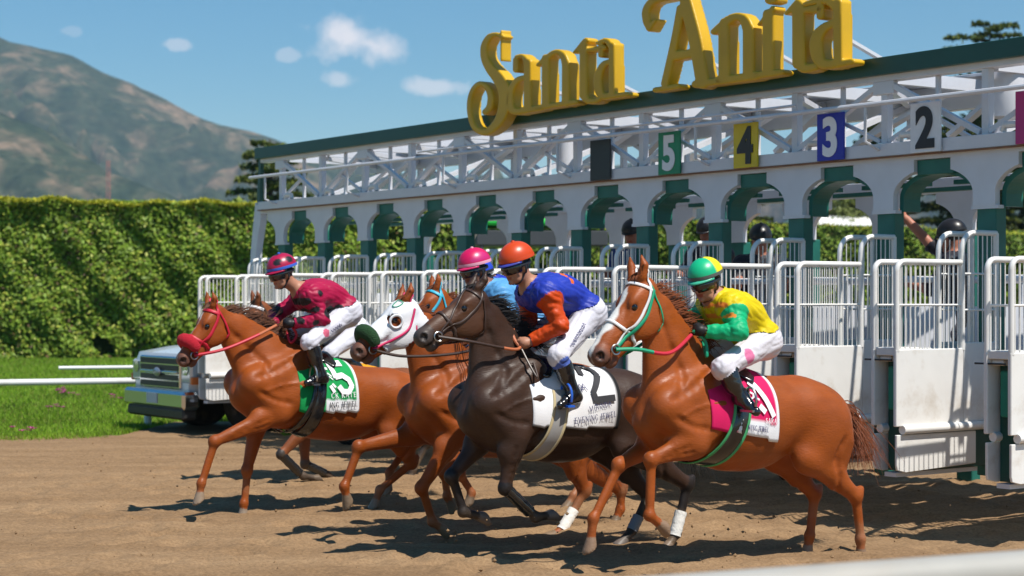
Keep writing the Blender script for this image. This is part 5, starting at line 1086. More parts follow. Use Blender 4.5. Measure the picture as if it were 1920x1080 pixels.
def ellip_shell(Hp, c, r, th0, th1, nth=14, nph=36, ph0=0, ph1=2*math.pi):
    V = []; closed = abs(ph1-ph0-2*math.pi) < 1e-6; m = nph if closed else nph+1
    for i in range(nth+1):
        t = th0+(th1-th0)*i/nth
        for k in range(m):
            p = ph0+(ph1-ph0)*k/nph; V.append(Hp(c[0]+r[0]*math.sin(t)*math.cos(p), c[1]+r[1]*math.sin(t)*math.sin(p), c[2]+r[2]*math.cos(t)))
    Fq = [(i*m+k, (i+1)*m+k, (i+1)*m+(k+1) % m, i*m+(k+1) % m) for i in range(nth) for k in range(m if closed else m-1)]
    return np.array(V), np.array(Fq)
def helmet(hs, colfn, band, goggles=True, lens=(.015,.015,.018), raised=False, brim=(.02,.02,.025)):
    Hp = hs.Hp; root = hs.root; c = (-.014,0,.060); r = (.126,.102,.108)
    V, Fq = ellip_shell(Hp, c, r, .02, R(95), 16, 44); L = (V-hs.hc)@hs.hr.T; cc = np.array([colfn(*((p-np.array(c))/np.array(r))) for p in L])
    o = link('helmet', fast_mesh('helmet', V, Fq, True, cc), m_hel, root); md = o.modifiers.new('s', 'SOLIDIFY'); md.thickness = .010; md.offset = 1
    V, Fq = ellip_shell(Hp, c, (r[0]+.013, r[1]+.013, r[2]), R(83), R(95), 3, 44); link('helmet_band', fast_mesh('helmet_band', V, Fq, True), band, o)
    b = MB(); b.lathe([(.001,.012),(.012,.010),(.014,0),(.001,-.004)], (0,0,0), 2, 10); q = b.build('button', band, o, True); q.matrix_local = Matrix.Translation(Hp(c[0],0,c[2]+r[2]+.008))
    V = []; n = 15
    for k in range(n):
        a = R(-72)+R(144)*k/(n-1); V.append(Hp(c[0]+(r[0]+.008)*math.cos(a), (r[1]+.008)*math.sin(a), c[2]-.010)); V.append(Hp(c[0]+(r[0]+.040*math.cos(a)**.5)*math.cos(a), (r[1]+.012)*math.sin(a), c[2]-.026))
    q = link('peak', fast_mesh('peak', np.array(V), np.array([(2*k, 2*k+1, 2*k+3, 2*k+2) for k in range(n-1)]), True), cmat('peak_%s' % str(brim), brim, .35), o); md = q.modifiers.new('s', 'SOLIDIFY'); md.thickness = .006
    if goggles:
        gm = cmat('goggle_lens_%s' % str(lens), lens, .07, spec=.9); zc = .006 if not raised else .035
        rows = []; n = 21
        for z0, ex_ in ((zc-.040,.000),(zc-.032,.014),(zc,.022),(zc+.030,.014),(zc+.038,.0)):
            rows.append([Hp(.0+(.103+ex_)*math.cos(a), (.083+ex_*.7)*math.sin(a), z0-.004*math.cos(a*2)) for a in np.linspace(R(-76), R(76), n)])
        A = np.array(rows); idx = np.arange(A.shape[0]*n).reshape(-1,n); Fq = np.stack([idx[:-1,:-1], idx[:-1,1:], idx[1:,1:], idx[1:,:-1]], -1).reshape(-1,4)
        g = link('goggles', fast_mesh('goggles', A.reshape(-1,3), Fq, True), gm, root)
        st = np.array([Hp(.0+.112*math.cos(a), .092*math.sin(a), zc+.010) for a in np.linspace(R(70), R(290), 24)]); nn = st-Hp(0,0,zc); nn /= np.linalg.norm(nn, axis=1)[:,None]; ribbon(st, nn, .026, .004, 'goggle_strap', m_blk, g)
        for q_ in (1,-1):
            b = MB(); b.lathe([(.001,-.004),(.013,-.003),(.015,0),(.001,.004)], (0,0,0), 2, 10); w = b.build('vent', cmat('brass_dot', (.35,.25,.06), .4, metal=.5), g, True)
            dd = Vector(hs.hr[1]*q_+hs.hr[0]*.35); w.matrix_local = Matrix.Translation(Hp(.052,q_*.082,zc)) @ dd.to_track_quat('Z','Y').to_matrix().to_4x4()
    for q_ in (1,-1):
        P = catmull([Hp(-.01,q_*.098,.03), Hp(.0,q_*.086,-.05), Hp(.045,q_*.05,-.112), Hp(.06,0,-.122)], 6); P, N_ = hs.sdf.project(P, .003, [0]); ribbon(P, N_, .016, .004, 'chin_strap', m_blk, o)
    return o
def side_print(hs, strokes, m, name, parent, tags=(2,)):
    """strokes in (along viewer right, up) local metres projected sideways onto the near leg or back"""
    def fn(U):
        P0 = np.stack([-U[:,0], np.full(len(U), .62), U[:,1]], 1); P = cast(hs.sdf, P0, np.tile([0,-1.0,0], (len(U),1)), list(tags), 30, .016); return P, hs.sdf.grad(P, list(tags))
    return put_strokes(strokes, fn, name, m, parent)
def jockey(hs, D, S, label):
    J = hs.J; o = {}
    for k in ('head','shL','elL','wrL','handL','hip','knL','anL','toeL'): o[k] = J(*D[k])
    mir = lambda v: np.array([v[0], -v[1], v[2]])
    hipc = o.pop('hip'); o['hipL'] = hipc+np.array([0,.115,0]); o['hipR'] = hipc+np.array([0,-.115,0])
    o['shR'] = mir(o['shL'])*np.array([1,.82,1])+np.array([-.09,0,0]); o['knR'], o['anR'], o['toeR'] = mir(o['knL']), mir(o['anL']), mir(o['toeL'])
    o['elR'] = J(*D['elR']) if 'elR' in D else mir(o['elL']); o['wrR'] = J(*D['wrR']) if 'wrR' in D else mir(o['wrL']); o['handR'] = J(*D['handR']) if 'handR' in D else o['wrR']+(o['handL']-o['wrL'])*np.array([1,-1,1])
    sm = (o['shL']+o['shR'])/2; o['neck'] = sm+nrm(sm-hipc)*.06+np.array([0,0,.015]); o['face'] = D.get('face', (.95,.05,-.22)); o['up'] = (.2,0,1)
    p = build_person('person', (hs.O[0], hs.O[1], 0), RUNZ, o, S, label, 'person', 'jockeys in racing silks', S.get('vox', .0085)); p.o = o
    return p
# ------------------------------------------------------------------ the field
def seg_d(P, a, b):
    ab = b-a; t = np.clip((P-a)@ab/(ab@ab+1e-9), 0, 1); return np.linalg.norm(P-a-t[:,None]*ab, axis=1)
def sleeves(col, lo=.10, rad=.088):
    def fn(P, c, hs):
        A = hs.A
        for q in ('L','R'):
            sh, el, wr = A['sh'+q], A['el'+q], A['wr'+q]; a = sh+(el-sh)*lo; d = np.minimum(seg_d(P, a, el), seg_d(P, el, wr)); c[d < rad] = col
        return c
    return fn
def dots(lst, J, fn0=None):
    """(px,py,l,radius,colour) painted spots on the near side"""
    def fn(P, c, hs):
        if fn0: c = fn0(P, c, hs)
        for px, py, l, r, col in lst:
            q = J(px, py, l); m = ((P[:,0]-q[0])**2+(P[:,2]-q[2])**2 < r*r) & (np.sign(P[:,1]+1e-6) == np.sign(l)); c[m] = col
        return c
    return fn
def stirrup(hs, p, cl=None, irn=None, side=1):
    t = p.o['toeL'] if side == 1 else p.o['toeR']; an = p.o['anL'] if side == 1 else p.o['anR']; c = t*.55+an*.45+np.array([0,0,-.045]); irn = irn or m_steel
    b = MB(); b.tube([c+np.array([0,-.065*math.cos(a),.075+.085*math.sin(a)]) for a in np.linspace(-.5, math.pi+.5, 14)], .009, 6); b.box(c+np.array([-.03,-.062,-.004]), c+np.array([.03,.062,.010])); b.build('stirrup', irn, hs.root, True)
    top = hs.T(-.18,-.16); top = np.array([top[0], side*.19, top[2]]); P = catmull([c+np.array([0,-side*.02,.16]), (c+top)/2+np.array([0,side*.03,.03]), top], 6); N_ = np.tile([0,float(side),0], (len(P),1)); ribbon(P, N_, .022, .005, 'stirrup_leather', cl or m_lea, hs.root)
def cloth_px(hs, f, r, bf, br, colfn, **kw):
    """cloth placed from where its front and rear edges and its hem show"""
    u = np.array([hs.T(1,0)-hs.T(0,0)])[0]; k = u@u; x0 = (hs.J(f[0], f[1], .28)-hs.W)@u/k; x1 = (hs.J(r[0], r[1], .28)-hs.W)@u/k
    return saddle_cloth(hs, x0, x1, hs.J(f[0], bf, .29)[2], hs.J(r[0], br, .29)[2], colfn, **kw)
WHT, BLK = (.78,.78,.80), (.015,.015,.016)
red_l = cmat('red_webbing', (.52,.012,.035), .5); grn_l = cmat('green_webbing', (.004,.30,.15), .5); wht_l = cmat('white_webbing', (.72,.70,.70), .5); tur_l = cmat('turquoise_webbing', (.05,.42,.58), .45)
brn_l = cmat('brown_leather', (.05,.028,.02), .4); tan_l = cmat('tan_rubber', (.45,.13,.05), .6); pnk_l = cmat('magenta_webbing', (.60,.02,.12), .5)
ink = cmat('black_print', (.03,.03,.035), .7); inkw = cmat('white_print', (.85,.85,.87), .7); inkn = cmat('navy_print', (.05,.05,.14), .7)

# --- number 1: bright chestnut nearest the camera
h1 = build_horse(1, 1310, dict(label='bright chestnut racehorse with white blaze and green reins, nearest the camera', withers=(1322,668,0), croup=(1508,708,0), poll=(1200,520,0), muz=(1098,668,0),
  FL=[(1220,862,.15),(1217,966,.15),(1250,993,.15)], FR=[(1160,872,-.12),(1112,972,-.12),(1106,1032,-.12)], HL=[(1604,930,.14),(1613,1010,.13),(1615,1049,.13)], HR=[(1527,926,-.13),(1518,1004,-.12),(1512,1043,-.12)],
  coat=CH*1.08, hair=(.16,.045,.016), hairname='chestnut', blaze=(.10,.60,.032), roll=.12, mane_side=-.6, mane_len=.16, vox=.0115, hoof=(.22,.14,.09), tail=(-.36,.02,-.66), tail_len=.78, ears=(-.08,.150)))
br = bridle(h1, wht_l, grn_l, wht_l, wht_l); J = h1.J; Hd = h1.Hd
rein(h1, [Hd(.478,.066,-.05), J(1195,655,.13), J(1255,662,.15), J(1296,628,.10)], [(0,.52,grn_l),(.52,1,red_l)], br, .013); rein(h1, [Hd(.478,-.066,-.05), Hd(.35,-.16,-.22), J(1270,600,-.10)], [(0,1,grn_l)], br, .012)
rein(h1, [J(1300,620,.10), J(1322,640,.12), J(1325,668,.14), J(1318,640,.02)], [(0,1,grn_l)], br, .012)
strap(h1, [Hd(.03,.11,-.03), Hd(.20,.12,-.075), Hd(.36,.10,-.07), Hd(.47,.075,-.055)], .024, 'green_cheek_strap', grn_l, br, .010)
c = cloth_px(h1, (1350,700), (1466,760), 800, 827, lambda s, t: WHT if (s > .94 or (abs(t) > .80 and s > .36)) else (.60,.008,.10))
cloth_figure(h1, [[(1420,717),(1427,726)], [(1426,718),(1440,748),(1452,780)]], .042, inkw); cloth_text(h1, 'SARA', 1435, 793, .034, inkw, -.10, wide=.85); cloth_text(h1, 'NING JEWEL', 1402, 806, .036, inkn, -.13, wide=.62)
put_strokes([((a[0],a[1]),(b[0],b[1]),.012) for a, b in [((-J(1413,735,.3)[0], J(1413,735,.3)[2]), (-J(1424,742,.3)[0], J(1424,742,.3)[2])), ((-J(1418,742,.3)[0], J(1418,742,.3)[2]), (-J(1428,750,.3)[0], J(1428,750,.3)[2])), ((-J(1414,748,.3)[0], J(1414,748,.3)[2]), (-J(1424,741,.3)[0], J(1424,741,.3)[2]))]], flank(h1), 'horse_emblem', inkw, h1.cloth)
put_strokes([((-J(1428,762,.3)[0], J(1428,762,.3)[2]), (-J(1436,772,.3)[0], J(1436,772,.3)[2]), .04)], flank(h1), 'emblem', inkw, h1.cloth)
girth(h1, -.16, m_lea, .125, .26, cmat('girth_green', (.05,.33,.12), .6)); saddle(h1)
j1 = jockey(h1, dict(head=(1324,531,.02), shL=(1374,578,.185), elL=(1386,622,.30), wrL=(1330,622,.15), handL=(1302,618,.10), elR=(1300,598,-.24), wrR=(1291,602,-.10), handR=(1272,598,-.06), hip=(1412,640,0), knL=(1354,690,.27), anL=(1390,742,.31), toeL=(1418,772,.42), face=(.93,.16,-.30)),
  dict(top=(.66,.50,.002), legs=(.62,.59,.63), gloves=(.014,.013,.013), boot=.16, toppat=dots([(1376,572,.3,.016,(.75,.22,.03)),(1381,592,.3,.016,(.75,.25,.03)),(1362,607,.3,.016,(.75,.25,.03)),(1369,579,.3,.010,(.25,.3,.7)),(1352,609,.3,.010,(.6,.05,.1))], J, sleeves((.004,.40,.16))), legpat=dots([(1408,668,.3,.05,(.62,.16,.30))], J)), 'jockey in yellow and green silks with green and yellow cap')
helmet(j1, lambda a, b, c_: (.01,.45,.20) if a > .04 else (.80,.66,.01), cmat('band_grey', (.09,.10,.09), .5), brim=(.06,.45,.28))
stirrup(h1, j1); stirrup(h1, j1, side=-1)

# --- number 2: dark bay
h2 = build_horse(2, 985, dict(label='dark bay racehorse with black bridle and white number 2 cloth', withers=(988,662,0), croup=(1172,694,0), poll=(893,541,0), muz=(778,622,0),
  FL=[(947,915,.15),(1004,970,.15),(1042,964,.15)], FR=[(846,893,-.12),(868,960,-.12),(914,972,-.12)], HL=[(1288,908,.13),(1268,1000,.13),(1245,1034,.13)], HR=[(1216,928,-.12),(1186,993,-.12),(1160,1024,-.12)],
  coat=BAY, hair=(.012,.010,.010), hairname='black', points=(.016,.012,.011), headcoat=(.080,.034,.017), roll=.05, neck=.82, mane_side=.5, mane_len=.13, mane_n=1.0, vox=.0115, hoof=(.12,.10,.09), ears=(-.10,.125)))
J = h2.J; Hd = h2.Hd; br = bridle(h2, brn_l, brn_l)
strap(h2, [Hd(.08,.0,.10), Hd(.22,.05,.07), Hd(.35,.08,.0), Hd(.47,.07,-.05)], .016, 'face_strap', brn_l, br)
rein(h2, [Hd(.478,.066,-.05), J(880,640,.14), J(960,655,.13), J(977,650,.10)], [(0,.62,brn_l),(.62,1,tan_l)], br, .011); rein(h2, [Hd(.478,-.066,-.05), Hd(.3,-.17,-.2), J(968,618,-.07)], [(0,.8,brn_l),(.8,1,tan_l)], br, .011)
rein(h2, [J(965,595,-.02), J(962,630,.03), J(976,652,.10)], [(0,1,tan_l)], br, .013); rein(h2, [J(978,655,.11), J(996,690,.20), J(1008,708,.24), J(1000,680,.16)], [(0,1,brn_l)], br, .008)
c = cloth_px(h2, (1010,720), (1170,760), 800, 804, lambda s, t: BLK if (s > .965 or abs(t) > .965) else WHT)
cloth_figure(h2, [[(1108,702),(1111,689),(1123,685),(1136,692),(1139,704),(1127,722),(1118,735),(1121,750),(1157,746)]], .046, ink)
cloth_text(h2, 'MIRINDA', 1106, 772, .036, inkn, .15, wide=.98); cloth_text(h2, 'EVENING JEWEL', 1077, 795, .042, inkn, .085, wide=.84)
q = lambda x, y: (-J(x,y,.3)[0], J(x,y,.3)[2])
put_strokes([(q(1089,733), q(1094,720), .006),(q(1094,720), q(1099,733), .006),(q(1096,733), q(1101,720), .006),(q(1101,720), q(1107,732), .006),(q(1092,728), q(1104,727), .005)], flank(h2), 'monogram', inkn, h2.cloth)
girth(h2, -.16, cmat('elastic_grey', (.33,.32,.31), .6), .11, .20, cmat('girth_cream', (.55,.45,.26), .7)); saddle(h2)
wrap(h2, 'HL', .55, 1.12, .046, cmat('bandage', (.80,.77,.72), .8, bump=.3, bscale=60)); wrap(h2, 'HR', .62, 1.05, .043, cmat('grey_boot', (.20,.21,.24), .6)); wrap(h2, 'FL', .06, .8, .045, m_lea, 'splint_boot')
j2 = jockey(h2, dict(head=(969,500,.02), shL=(1026,551,.185), elL=(1050,610,.26), wrL=(1000,638,.13), handL=(978,646,.10), elR=(990,600,-.22), wrR=(975,612,-.09), handR=(962,612,-.05), hip=(1088,588,0), knL=(1046,668,.27), anL=(1076,738,.29), toeL=(1050,760,.31), face=(.95,.05,-.28)),
  dict(top=(.018,.040,.36), legs=(.62,.61,.67), boot=.30, toppat=dots([(1048,508,.1,.022,(.72,.13,.012)),(1040,504,.1,.02,(.72,.13,.012)),(1056,516,.1,.022,(.72,.13,.012)),(1058,528,.1,.02,(.72,.13,.012))], J, sleeves((.56,.060,.005), .02, .092)), legpat=dots([(1055,683,.3,.055,(.07,.12,.42))], J), gloves=None), 'jockey in blue and orange silks with an orange cap')
helmet(j2, lambda a, b, c_: (.58,.055,.004), cmat('band_orange', (.62,.06,.01), .5), brim=(.05,.06,.35))
p0 = J(1050,634,.25); tq, tw = text_quads("JEFF RUBY'S"); an = R(43); hh = .054
side_print(j2, [((-p0[0]+(a[0]*.60*math.cos(an)-a[1]*math.sin(an))*hh, p0[2]+(a[0]*.60*math.sin(an)+a[1]*math.cos(an))*hh), (-p0[0]+(b_[0]*.60*math.cos(an)-b_[1]*math.sin(an))*hh, p0[2]+(b_[0]*.60*math.sin(an)+b_[1]*math.cos(an))*hh), max(t, .11)*hh*.9) for a, b_, t in tq if t > .06 or math.hypot(b_[0]-a[0], b_[1]-a[1]) > .44], inkn, 'lettering', j2.br)
p1 = J(1060,648,.25); sq = [(i*.006, .012*math.sin(i*1.3)+.004*math.sin(i*2.9)) for i in range(38)]; sq = [(-p1[0]+a*math.cos(an)-b_*math.sin(an), p1[2]+a*math.sin(an)+b_*math.cos(an)) for a, b_ in sq]
side_print(j2, poly_strokes(sq, .005), inkn, 'script', j2.br)
stirrup(h2, j2, irn=cmat('blue_enamel', (.02,.12,.6), .35)); stirrup(h2, j2, side=-1)

# --- hooded chestnut
h3 = build_horse(3, 860, dict(label='chestnut racehorse in a white blinker hood with green shadow roll', withers=(882,668,0), croup=(1052,700,0), poll=(760,562,0), muz=(657,652,0),
  FL=[(790,915,.15),(810,978,.14),(838,998,.14)], FR=[(672,838,-.12),(645,912,-.12),(654,948,-.12)], HL=[(1096,920,.13),(1056,992,.13),(1028,1009,.13)], HR=[(1164,918,-.12),(1163,955,-.12),(1150,985,-.12)],
  coat=CH*.92, hair=(.14,.04,.015), hairname='chestnut2', roll=.10, vox=.013, hoof=(.16,.11,.07), mane_len=.10, ears=(-.09,.135)))
J = h3.J; Hd = h3.Hd; br = bridle(h3, pnk_l, pnk_l, nose=False)
hm = h3.h3; inh = (hm[:,0] > -.035) & (hm[:,0] < .43-.25*np.clip(-hm[:,2], 0, .2)) & (np.abs(hm[:,1]) < .13) & (hm[:,2] > -.20) & (h3.tg != 4)
eyeh = (hm[:,0]-.21)**2+(hm[:,2]-.005)**2 > .043**2; ok = inh & (eyeh | (np.abs(hm[:,1]) < .05)); fm = ok[h3.Q].all(1); qd = h3.Q[fm]; u, inv = np.unique(qd, return_inverse=True); g = h3.sdf.grad(h3.V[u])
hood = link('blinker_hood', fast_mesh('blinker_hood', h3.V[u]+g*.008, inv.reshape(-1,4), True), cmat('hood_white', (.74,.74,.76), .7, bump=.15, bscale=90), h3.root); md = hood.modifiers.new('s', 'SOLIDIFY'); md.thickness = .005; md.offset = 1
b = MB(); cc = Hd(.215,.098,.005); b.tube([cc+(h3.hr[0]*math.cos(a)+h3.hr[2]*math.sin(a))*.047+h3.hr[1]*(.012-.012*math.cos(a)) for a in np.linspace(0, 2*math.pi, 20)], .010, 7, False); b.build('blinker_rim', cmat('hood_white2', (.74,.74,.76), .7), hood, True)
b = MB(); q0 = [Hd(.06,.03,.088), Hd(.13,.035,.09), Hd(.13,.075,.07), Hd(.06,.07,.065)]; P, N_ = h3.sdf.project(catmull(q0+[q0[0]], 3), .016); ribbon(P, N_, .008, .003, 'hood_patch', grn_l, hood)
def shadow_roll(hs, x, m):
    Hd = hs.Hd; n = 13; b = MB(); P = catmull([Hd(x+.02,.10,-.035), Hd(x,.075,.045), Hd(x,0,.088), Hd(x,-.075,.045), Hd(x+.02,-.10,-.035)], 4); b.tube(P, .05, 14, rr=[.030+.026*math.sin(math.pi*i/(len(P)-1))**.5 for i in range(len(P))]); return b.build('shadow_roll', m, hs.root, True)
shadow_roll(h3, .43, cmat('fleece_green', (.012,.055,.014), .95, bump=1.0, bscale=120))
rein(h3, [Hd(.478,.066,-.05), J(760,668,.12), J(860,662,.14), J(935,640,.10)], [(0,1,brn_l)], br, .011); rein(h3, [Hd(.478,-.066,-.05), J(780,640,-.12), J(900,625,-.10)], [(0,1,pnk_l)], br, .010)
strap(h3, [Hd(.02,.11,-.02), Hd(.16,.12,-.10), Hd(.33,.10,-.085), Hd(.475,.07,-.05)], .020, 'over_hood_strap', pnk_l, br, .018)
c = cloth_px(h3, (900,720), (1035,750), 815, 815, lambda s, t: (.02,.04,.45)); girth(h3, -.16, m_lea, .09, .15); saddle(h3); wrap(h3, 'HL', .5, 1.1, .045, cmat('bandage', (.8,.77,.72), .8))
j3 = jockey(h3, dict(head=(890,508,.02), shL=(940,555,.185), elL=(956,596,.25), wrL=(962,608,.16), handL=(968,618,.12), elR=(900,600,-.2), wrR=(905,622,-.09), handR=(892,626,-.05), hip=(1000,608,0), knL=(945,672,.27), anL=(968,735,.29), toeL=(942,748,.31)),
  dict(top=(.10,.32,.60), legs=(.74,.74,.8), boot=.25, vox=.010, skin=(.20,.09,.06)), 'jockey in light blue silks with a plain pink cap')
helmet(j3, lambda a, b, c_: (.56,.006,.085) if b*b < .5 or c_ < .2 else (.52,.02,.15), cmat('band_pink', (.75,.35,.45), .5), brim=(.6,.02,.12))

# --- chestnut with turquoise bridle
h4 = build_horse(4, 930, dict(label='chestnut racehorse in a turquoise bridle, behind the hooded horse', withers=(938,655,0), croup=(1092,684,0), poll=(818,540,0), muz=(738,618,-.03),
  FL=[(832,886,.14),(838,930,.14),(850,955,.14)], FR=[(862,890,-.12),(884,925,-.12),(878,948,-.12)], HL=[(1105,875,.13),(1075,930,.13),(1060,955,.13)], HR=[(1150,880,-.12),(1140,925,-.12),(1125,950,-.12)],
  coat=CH*.98, hair=(.12,.035,.014), hairname='chestnut3', roll=.15, vox=.016, mane_len=.12, ears=(-.08,.155), blaze=(.12,.3,.016)))
J = h4.J; Hd = h4.Hd; br = bridle(h4, tur_l, tur_l, w=.026); saddle(h4); cloth_px(h4, (960,690), (1085,720), 790, 795, lambda s, t: (.7,.5,.02), nx=16, nt=12); girth(h4, -.16, m_lea, .09, .12)
rein(h4, [Hd(.478,.066,-.05), J(840,640,.12), J(935,610,.08)], [(0,1,tur_l)], br, .010); rein(h4, [Hd(.478,-.066,-.05), J(850,620,-.12), J(930,600,-.08)], [(0,1,tur_l)], br, .010)
j4 = jockey(h4, dict(head=(898,524,.0), shL=(946,546,.18), elL=(960,596,.24), wrL=(940,610,.13), handL=(925,612,.10), hip=(1010,606,0), knL=(972,660,.27), anL=(990,715,.29), toeL=(968,726,.31)),
  dict(top=(.012,.035,.38), legs=(.62,.6,.66), boot=.25, vox=.011, toppat=dots([(980,590,.2,.10,(.55,.01,.10)),(1010,585,.2,.07,(.75,.75,.78)),(958,558,.2,.035,(.75,.75,.78))], J)), 'jockey in royal blue silks with a white spot, mostly hidden behind the others')
helmet(j4, lambda a, b, c_: (.02,.06,.5), m_blk)

# --- number 5: leftmost chestnut
h5 = build_horse(5, 550, dict(label='leftmost chestnut racehorse with red bridle, red nose roll and green number 5 cloth', withers=(560,650,0), croup=(745,694,0), poll=(398,572,0), muz=(332,668,0),
  FL=[(402,828,.15),(377,906,.15),(373,942,.15)], FR=[(463,882,-.12),(457,944,-.12),(455,972,-.12)], HL=[(772,868,.14),(712,918,.14),(700,953,.14)], HR=[(762,840,-.12),(730,885,-.12),(727,924,-.12)],
  coat=CH*1.02, hair=(.10,.04,.02), hairname='brownred', roll=.0, mane_side=-.4, mane_len=.16, vox=.0125, hoof=(.26,.20,.15), blaze=(.10,.2,.014), ears=(-.08,.140)))
J = h5.J; Hd = h5.Hd; br = bridle(h5, red_l, red_l, w=.028)
shadow_roll(h5, .41, cmat('fleece_red', (.50,.008,.025), .95, bump=1.0, bscale=120))
rein(h5, [Hd(.478,.066,-.05), J(420,655,.13), J(480,630,.13), J(518,610,.09)], [(0,.72,red_l),(.72,1,tan_l)], br, .013); rein(h5, [Hd(.478,-.066,-.05), J(440,630,-.13), J(515,608,-.06)], [(0,1,red_l)], br, .012)
rein(h5, [J(545,608,.05), J(556,628,.06), J(545,642,.06), J(537,620,.0)], [(0,1,red_l)], br, .012)
def c5(s, t):
    if s > .955: return WHT
    if abs(t) > .83 and s > .42: return WHT
    return (.006,.30,.075)
c = cloth_px(h5, (572,700), (677,735), 772, 771, c5)
cloth_figure(h5, [[(626,683),(654,682)], [(629,684),(634,707),(647,704),(658,712),(662,724),(655,735),(644,734),(638,725)]], .046, inkw); cloth_text(h5, 'CK KATE', 621, 747, .042, inkw, .02, wide=.98); cloth_text(h5, 'ING JEWEL', 618, 765, .046, ink, .02, wide=.80)
q = lambda x, y: (-J(x,y,.3)[0], J(x,y,.3)[2])
put_strokes([(q(622,724), q(628,735), .03),(q(626,720), q(631,726), .018)], flank(h5), 'horse_emblem', inkw, h5.cloth)
put_strokes([(q(620,700), q(627,706), .009),(q(622,706), q(628,712), .009),(q(611,690), q(622,692), .018)], flank(h5), 'emblem', inkw, h5.cloth)
girth(h5, -.14, m_lea, .11, .14); girth(h5, -.10, m_lea, .05, .22, name='over_girth', off=.018); saddle(h5)
j5 = jockey(h5, dict(head=(529,514,.02), shL=(586,556,.185), elL=(604,598,.25), wrL=(556,606,.13), handL=(526,607,.09), elR=(516,592,-.22), wrR=(513,606,-.10), handR=(505,612,-.06), hip=(640,586,0), knL=(580,642,.27), anL=(602,704,.29), toeL=(576,718,.30), face=(.95,.05,-.26)),
  dict(top=(.36,.006,.050), legs=(.63,.62,.68), gloves=(.016,.016,.018), boot=.10, toppat=dots([(592,550,.2,.026,BLK),(572,565,.2,.032,BLK),(594,580,.27,.026,BLK),(566,602,.2,.028,BLK),(586,604,.2,.022,BLK),(600,587,.15,.045,BLK),(615,584,.15,.055,BLK),(630,580,.15,.045,BLK),(518,583,-.2,.04,BLK)], J,
    lambda P, c, hs_: np.where(((P[:,1] < .03) & (P[:,1] > -.11) & (P[:,0] < hs_.A['neck'][0]-.17))[:,None], np.array([.72,.25,.28]), c)), legpat=dots([(601,624,.2,.034,(.62,.12,.2))], J)), 'jockey in magenta silks with black dots and spotted cap')  # pale pink back stripe: sun highlight on the silk, painted into the colour
def cap5(a, b, c_):
    for d in ((.55,.62,.50),(-.25,.80,.52),(.55,-.62,.5),(-.3,-.8,.5),(.1,0,.98),(-.85,0,.5)):
        if (a-d[0])**2+(b-d[1])**2+(c_-d[2])**2 < .075: return BLK
    return (.38,.006,.050)
helmet(j5, cap5, cmat('band_blue', (.04,.12,.55), .5), brim=(.4,.01,.06))
p0 = J(612,622,.22); sq = [(i*.007, .013*math.sin(i*1.5)) for i in range(22)]; side_print(j5, poly_strokes([(-p0[0]+a*.8-b_*.5, p0[2]+a*.45+b_*.9) for a, b_ in sq], .005), inkn, 'script', j5.br)
stirrup(h5, j5); stirrup(h5, j5, side=-1)

# --- chestnut hidden behind number 5
h7 = build_horse(7, 620, dict(label='brown racehorse with white browband, half hidden behind the leftmost horse', withers=(622,668,0), croup=(772,692,0), poll=(482,566,0), muz=(432,650,-.02),
  FL=[(527,852,.14),(568,893,.14),(602,898,.14)], FR=[(572,870,-.12),(614,890,-.12),(638,904,-.12)], HL=[(800,830,.13),(775,880,.13),(768,903,.13)], HR=[(830,835,-.12),(815,880,-.12),(806,900,-.12)],
  coat=LB, hair=(.03,.018,.012), hairname='dark', points=(.035,.028,.025), vox=.016, mane_len=.10, ears=(-.09,.150)))
J = h7.J; Hd = h7.Hd; br = bridle(h7, brn_l, brn_l, wht_l, w=.03); saddle(h7); cloth_px(h7, (655,690), (735,700), 790, 790, lambda s, t: (.72,.30,.01), nx=16, nt=12); girth(h7, -.16, m_lea, .09, .12)
rein(h7, [Hd(.478,.066,-.05), J(520,640,.12), J(575,612,.08)], [(0,1,brn_l)], br, .010)
wrap(h7, 'FL', .05, .85, .046, m_lea, 'splint_boot'); wrap(h7, 'FR', .05, .85, .046, m_lea, 'splint_boot')
j7 = jockey(h7, dict(head=(572,560,.0), shL=(610,582,.18), elL=(610,612,.24), wrL=(590,618,.13), handL=(576,620,.10), hip=(662,622,0), knL=(618,662,.27), anL=(636,708,.29), toeL=(616,716,.31)),
  dict(top=(.70,.70,.74), legs=(.6,.6,.66), boot=.25, vox=.012), 'jockey in white crouched behind the magenta jockey')
helmet(j7, lambda a, b, c_: (.45,.02,.06), m_blk)

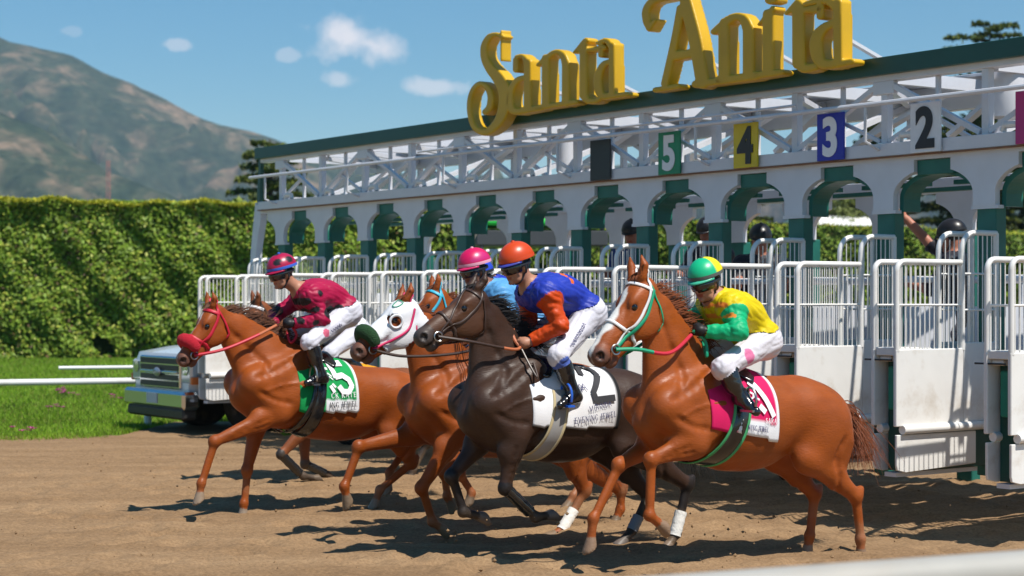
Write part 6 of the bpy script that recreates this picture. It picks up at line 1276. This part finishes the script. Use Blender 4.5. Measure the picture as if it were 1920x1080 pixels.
# ------------------------------------------------------------------ gate crew on the ledges
def crew(hx, hy, xd, label, face=(-.2,.6,-.25), raised=False, vest=(.02,.02,.03), S2_=None, hcol=(.012,.013,.018), lean=0.0):
    h = gate_px(hx, hy, xd); z0 = .66; nb = np.array([h[0]-face[0]*.06, h[1]-face[1]*.05-lean*.1, h[2]-.19]); hipz = z0+.86+(h[2]-2.4)*.6; hc = np.array([h[0], h[1]-lean, hipz])
    sd = nrm(np.cross([0,0,1.0], nrm([face[0], face[1], 0]))); f2 = nrm([face[0], face[1], 0]); J = dict(head=h, face=face, neck=nb, hipL=hc+sd*.10, hipR=hc-sd*.10, shL=nb+sd*.19-np.array([0,0,.05]), shR=nb-sd*.19-np.array([0,0,.05]))
    for q, s_ in (('L',1),('R',-1)):
        sh = J['sh'+q]; J['el'+q] = sh+f2*.16-np.array([0,0,.22])+sd*s_*.06; J['wr'+q] = J['el'+q]+f2*.20+np.array([0,0,.06]); J['hand'+q] = J['wr'+q]+f2*.07
        J['kn'+q] = (J['hip'+q]+np.array([0,0,z0-hipz]))*np.array([1,1,0])+sd*s_*.02+f2*.04+np.array([0,0,z0+.44]); J['an'+q] = J['hip'+q]*np.array([1,1,0])+sd*s_*.03+np.array([0,0,z0+.10]); J['toe'+q] = J['an'+q]+f2*.16-np.array([0,0,.06])
    if raised:
        t = gate_px(*raised, xd+.1); q = 'R'; sh = J['shR']; d = t-sh; J['elR'] = sh+d*.48+np.array([0,0,-.05]); J['wrR'] = sh+d*.86; J['handR'] = t
    p = build_person('person', (S2[0], S2[1], 0), RUNZ, J, dict(top=vest, legs=(.03,.03,.045), bootc=(.02,.018,.015), boot=.75, gloves=None, forearm=0, skin=(.42,.17,.11), bow=.0), label, 'person', 'gate crew', .013)
    helmet(p, lambda a, b, c_: hcol, m_blk, goggles=False)
crew(1426, 452, -.75, 'gate worker in black helmet behind the doors under number 4', (.5,.6,-.2))
crew(1327, 437, -1.0, 'gate worker in black helmet beside the post under number 5', (.6,.2,-.2))
crew(1185, 440, -1.2, 'gate worker in dark cap half hidden behind the post under the black board', (.6,.3,-.2), vest=(.02,.05,.18))
crew(1784, 447, -.9, 'gate worker in black throwing up a bare arm beside the rightmost stall', (.3,-.7,-.15), raised=(1684,398))
scene.cycles.max_bounces = 6; scene.cycles.transparent_max_bounces = 4; scene.cycles.caustics_reflective = False; scene.cycles.caustics_refractive = False
# ================================================================== air
def build_haze():
    b = MB(); b.box((-5000,-200,-1.05),(5000,3700,620)); m = bpy.data.materials.new('haze_air'); m.use_nodes = True; nt = m.node_tree
    nt.nodes.remove(nt.nodes['Principled BSDF']); v = nt.nodes.new('ShaderNodeVolumePrincipled'); v.inputs['Color'].default_value = (.60,.80,1.0,1)
    v.inputs['Density'].default_value = .00012; v.inputs['Anisotropy'].default_value = .1
    nt.links.new(v.outputs[0], nt.nodes['Material Output'].inputs['Volume']); o = b.build('haze', m); tag(o, 'thin blue haze in the air before the mountains', 'haze', kind='stuff')
build_haze()
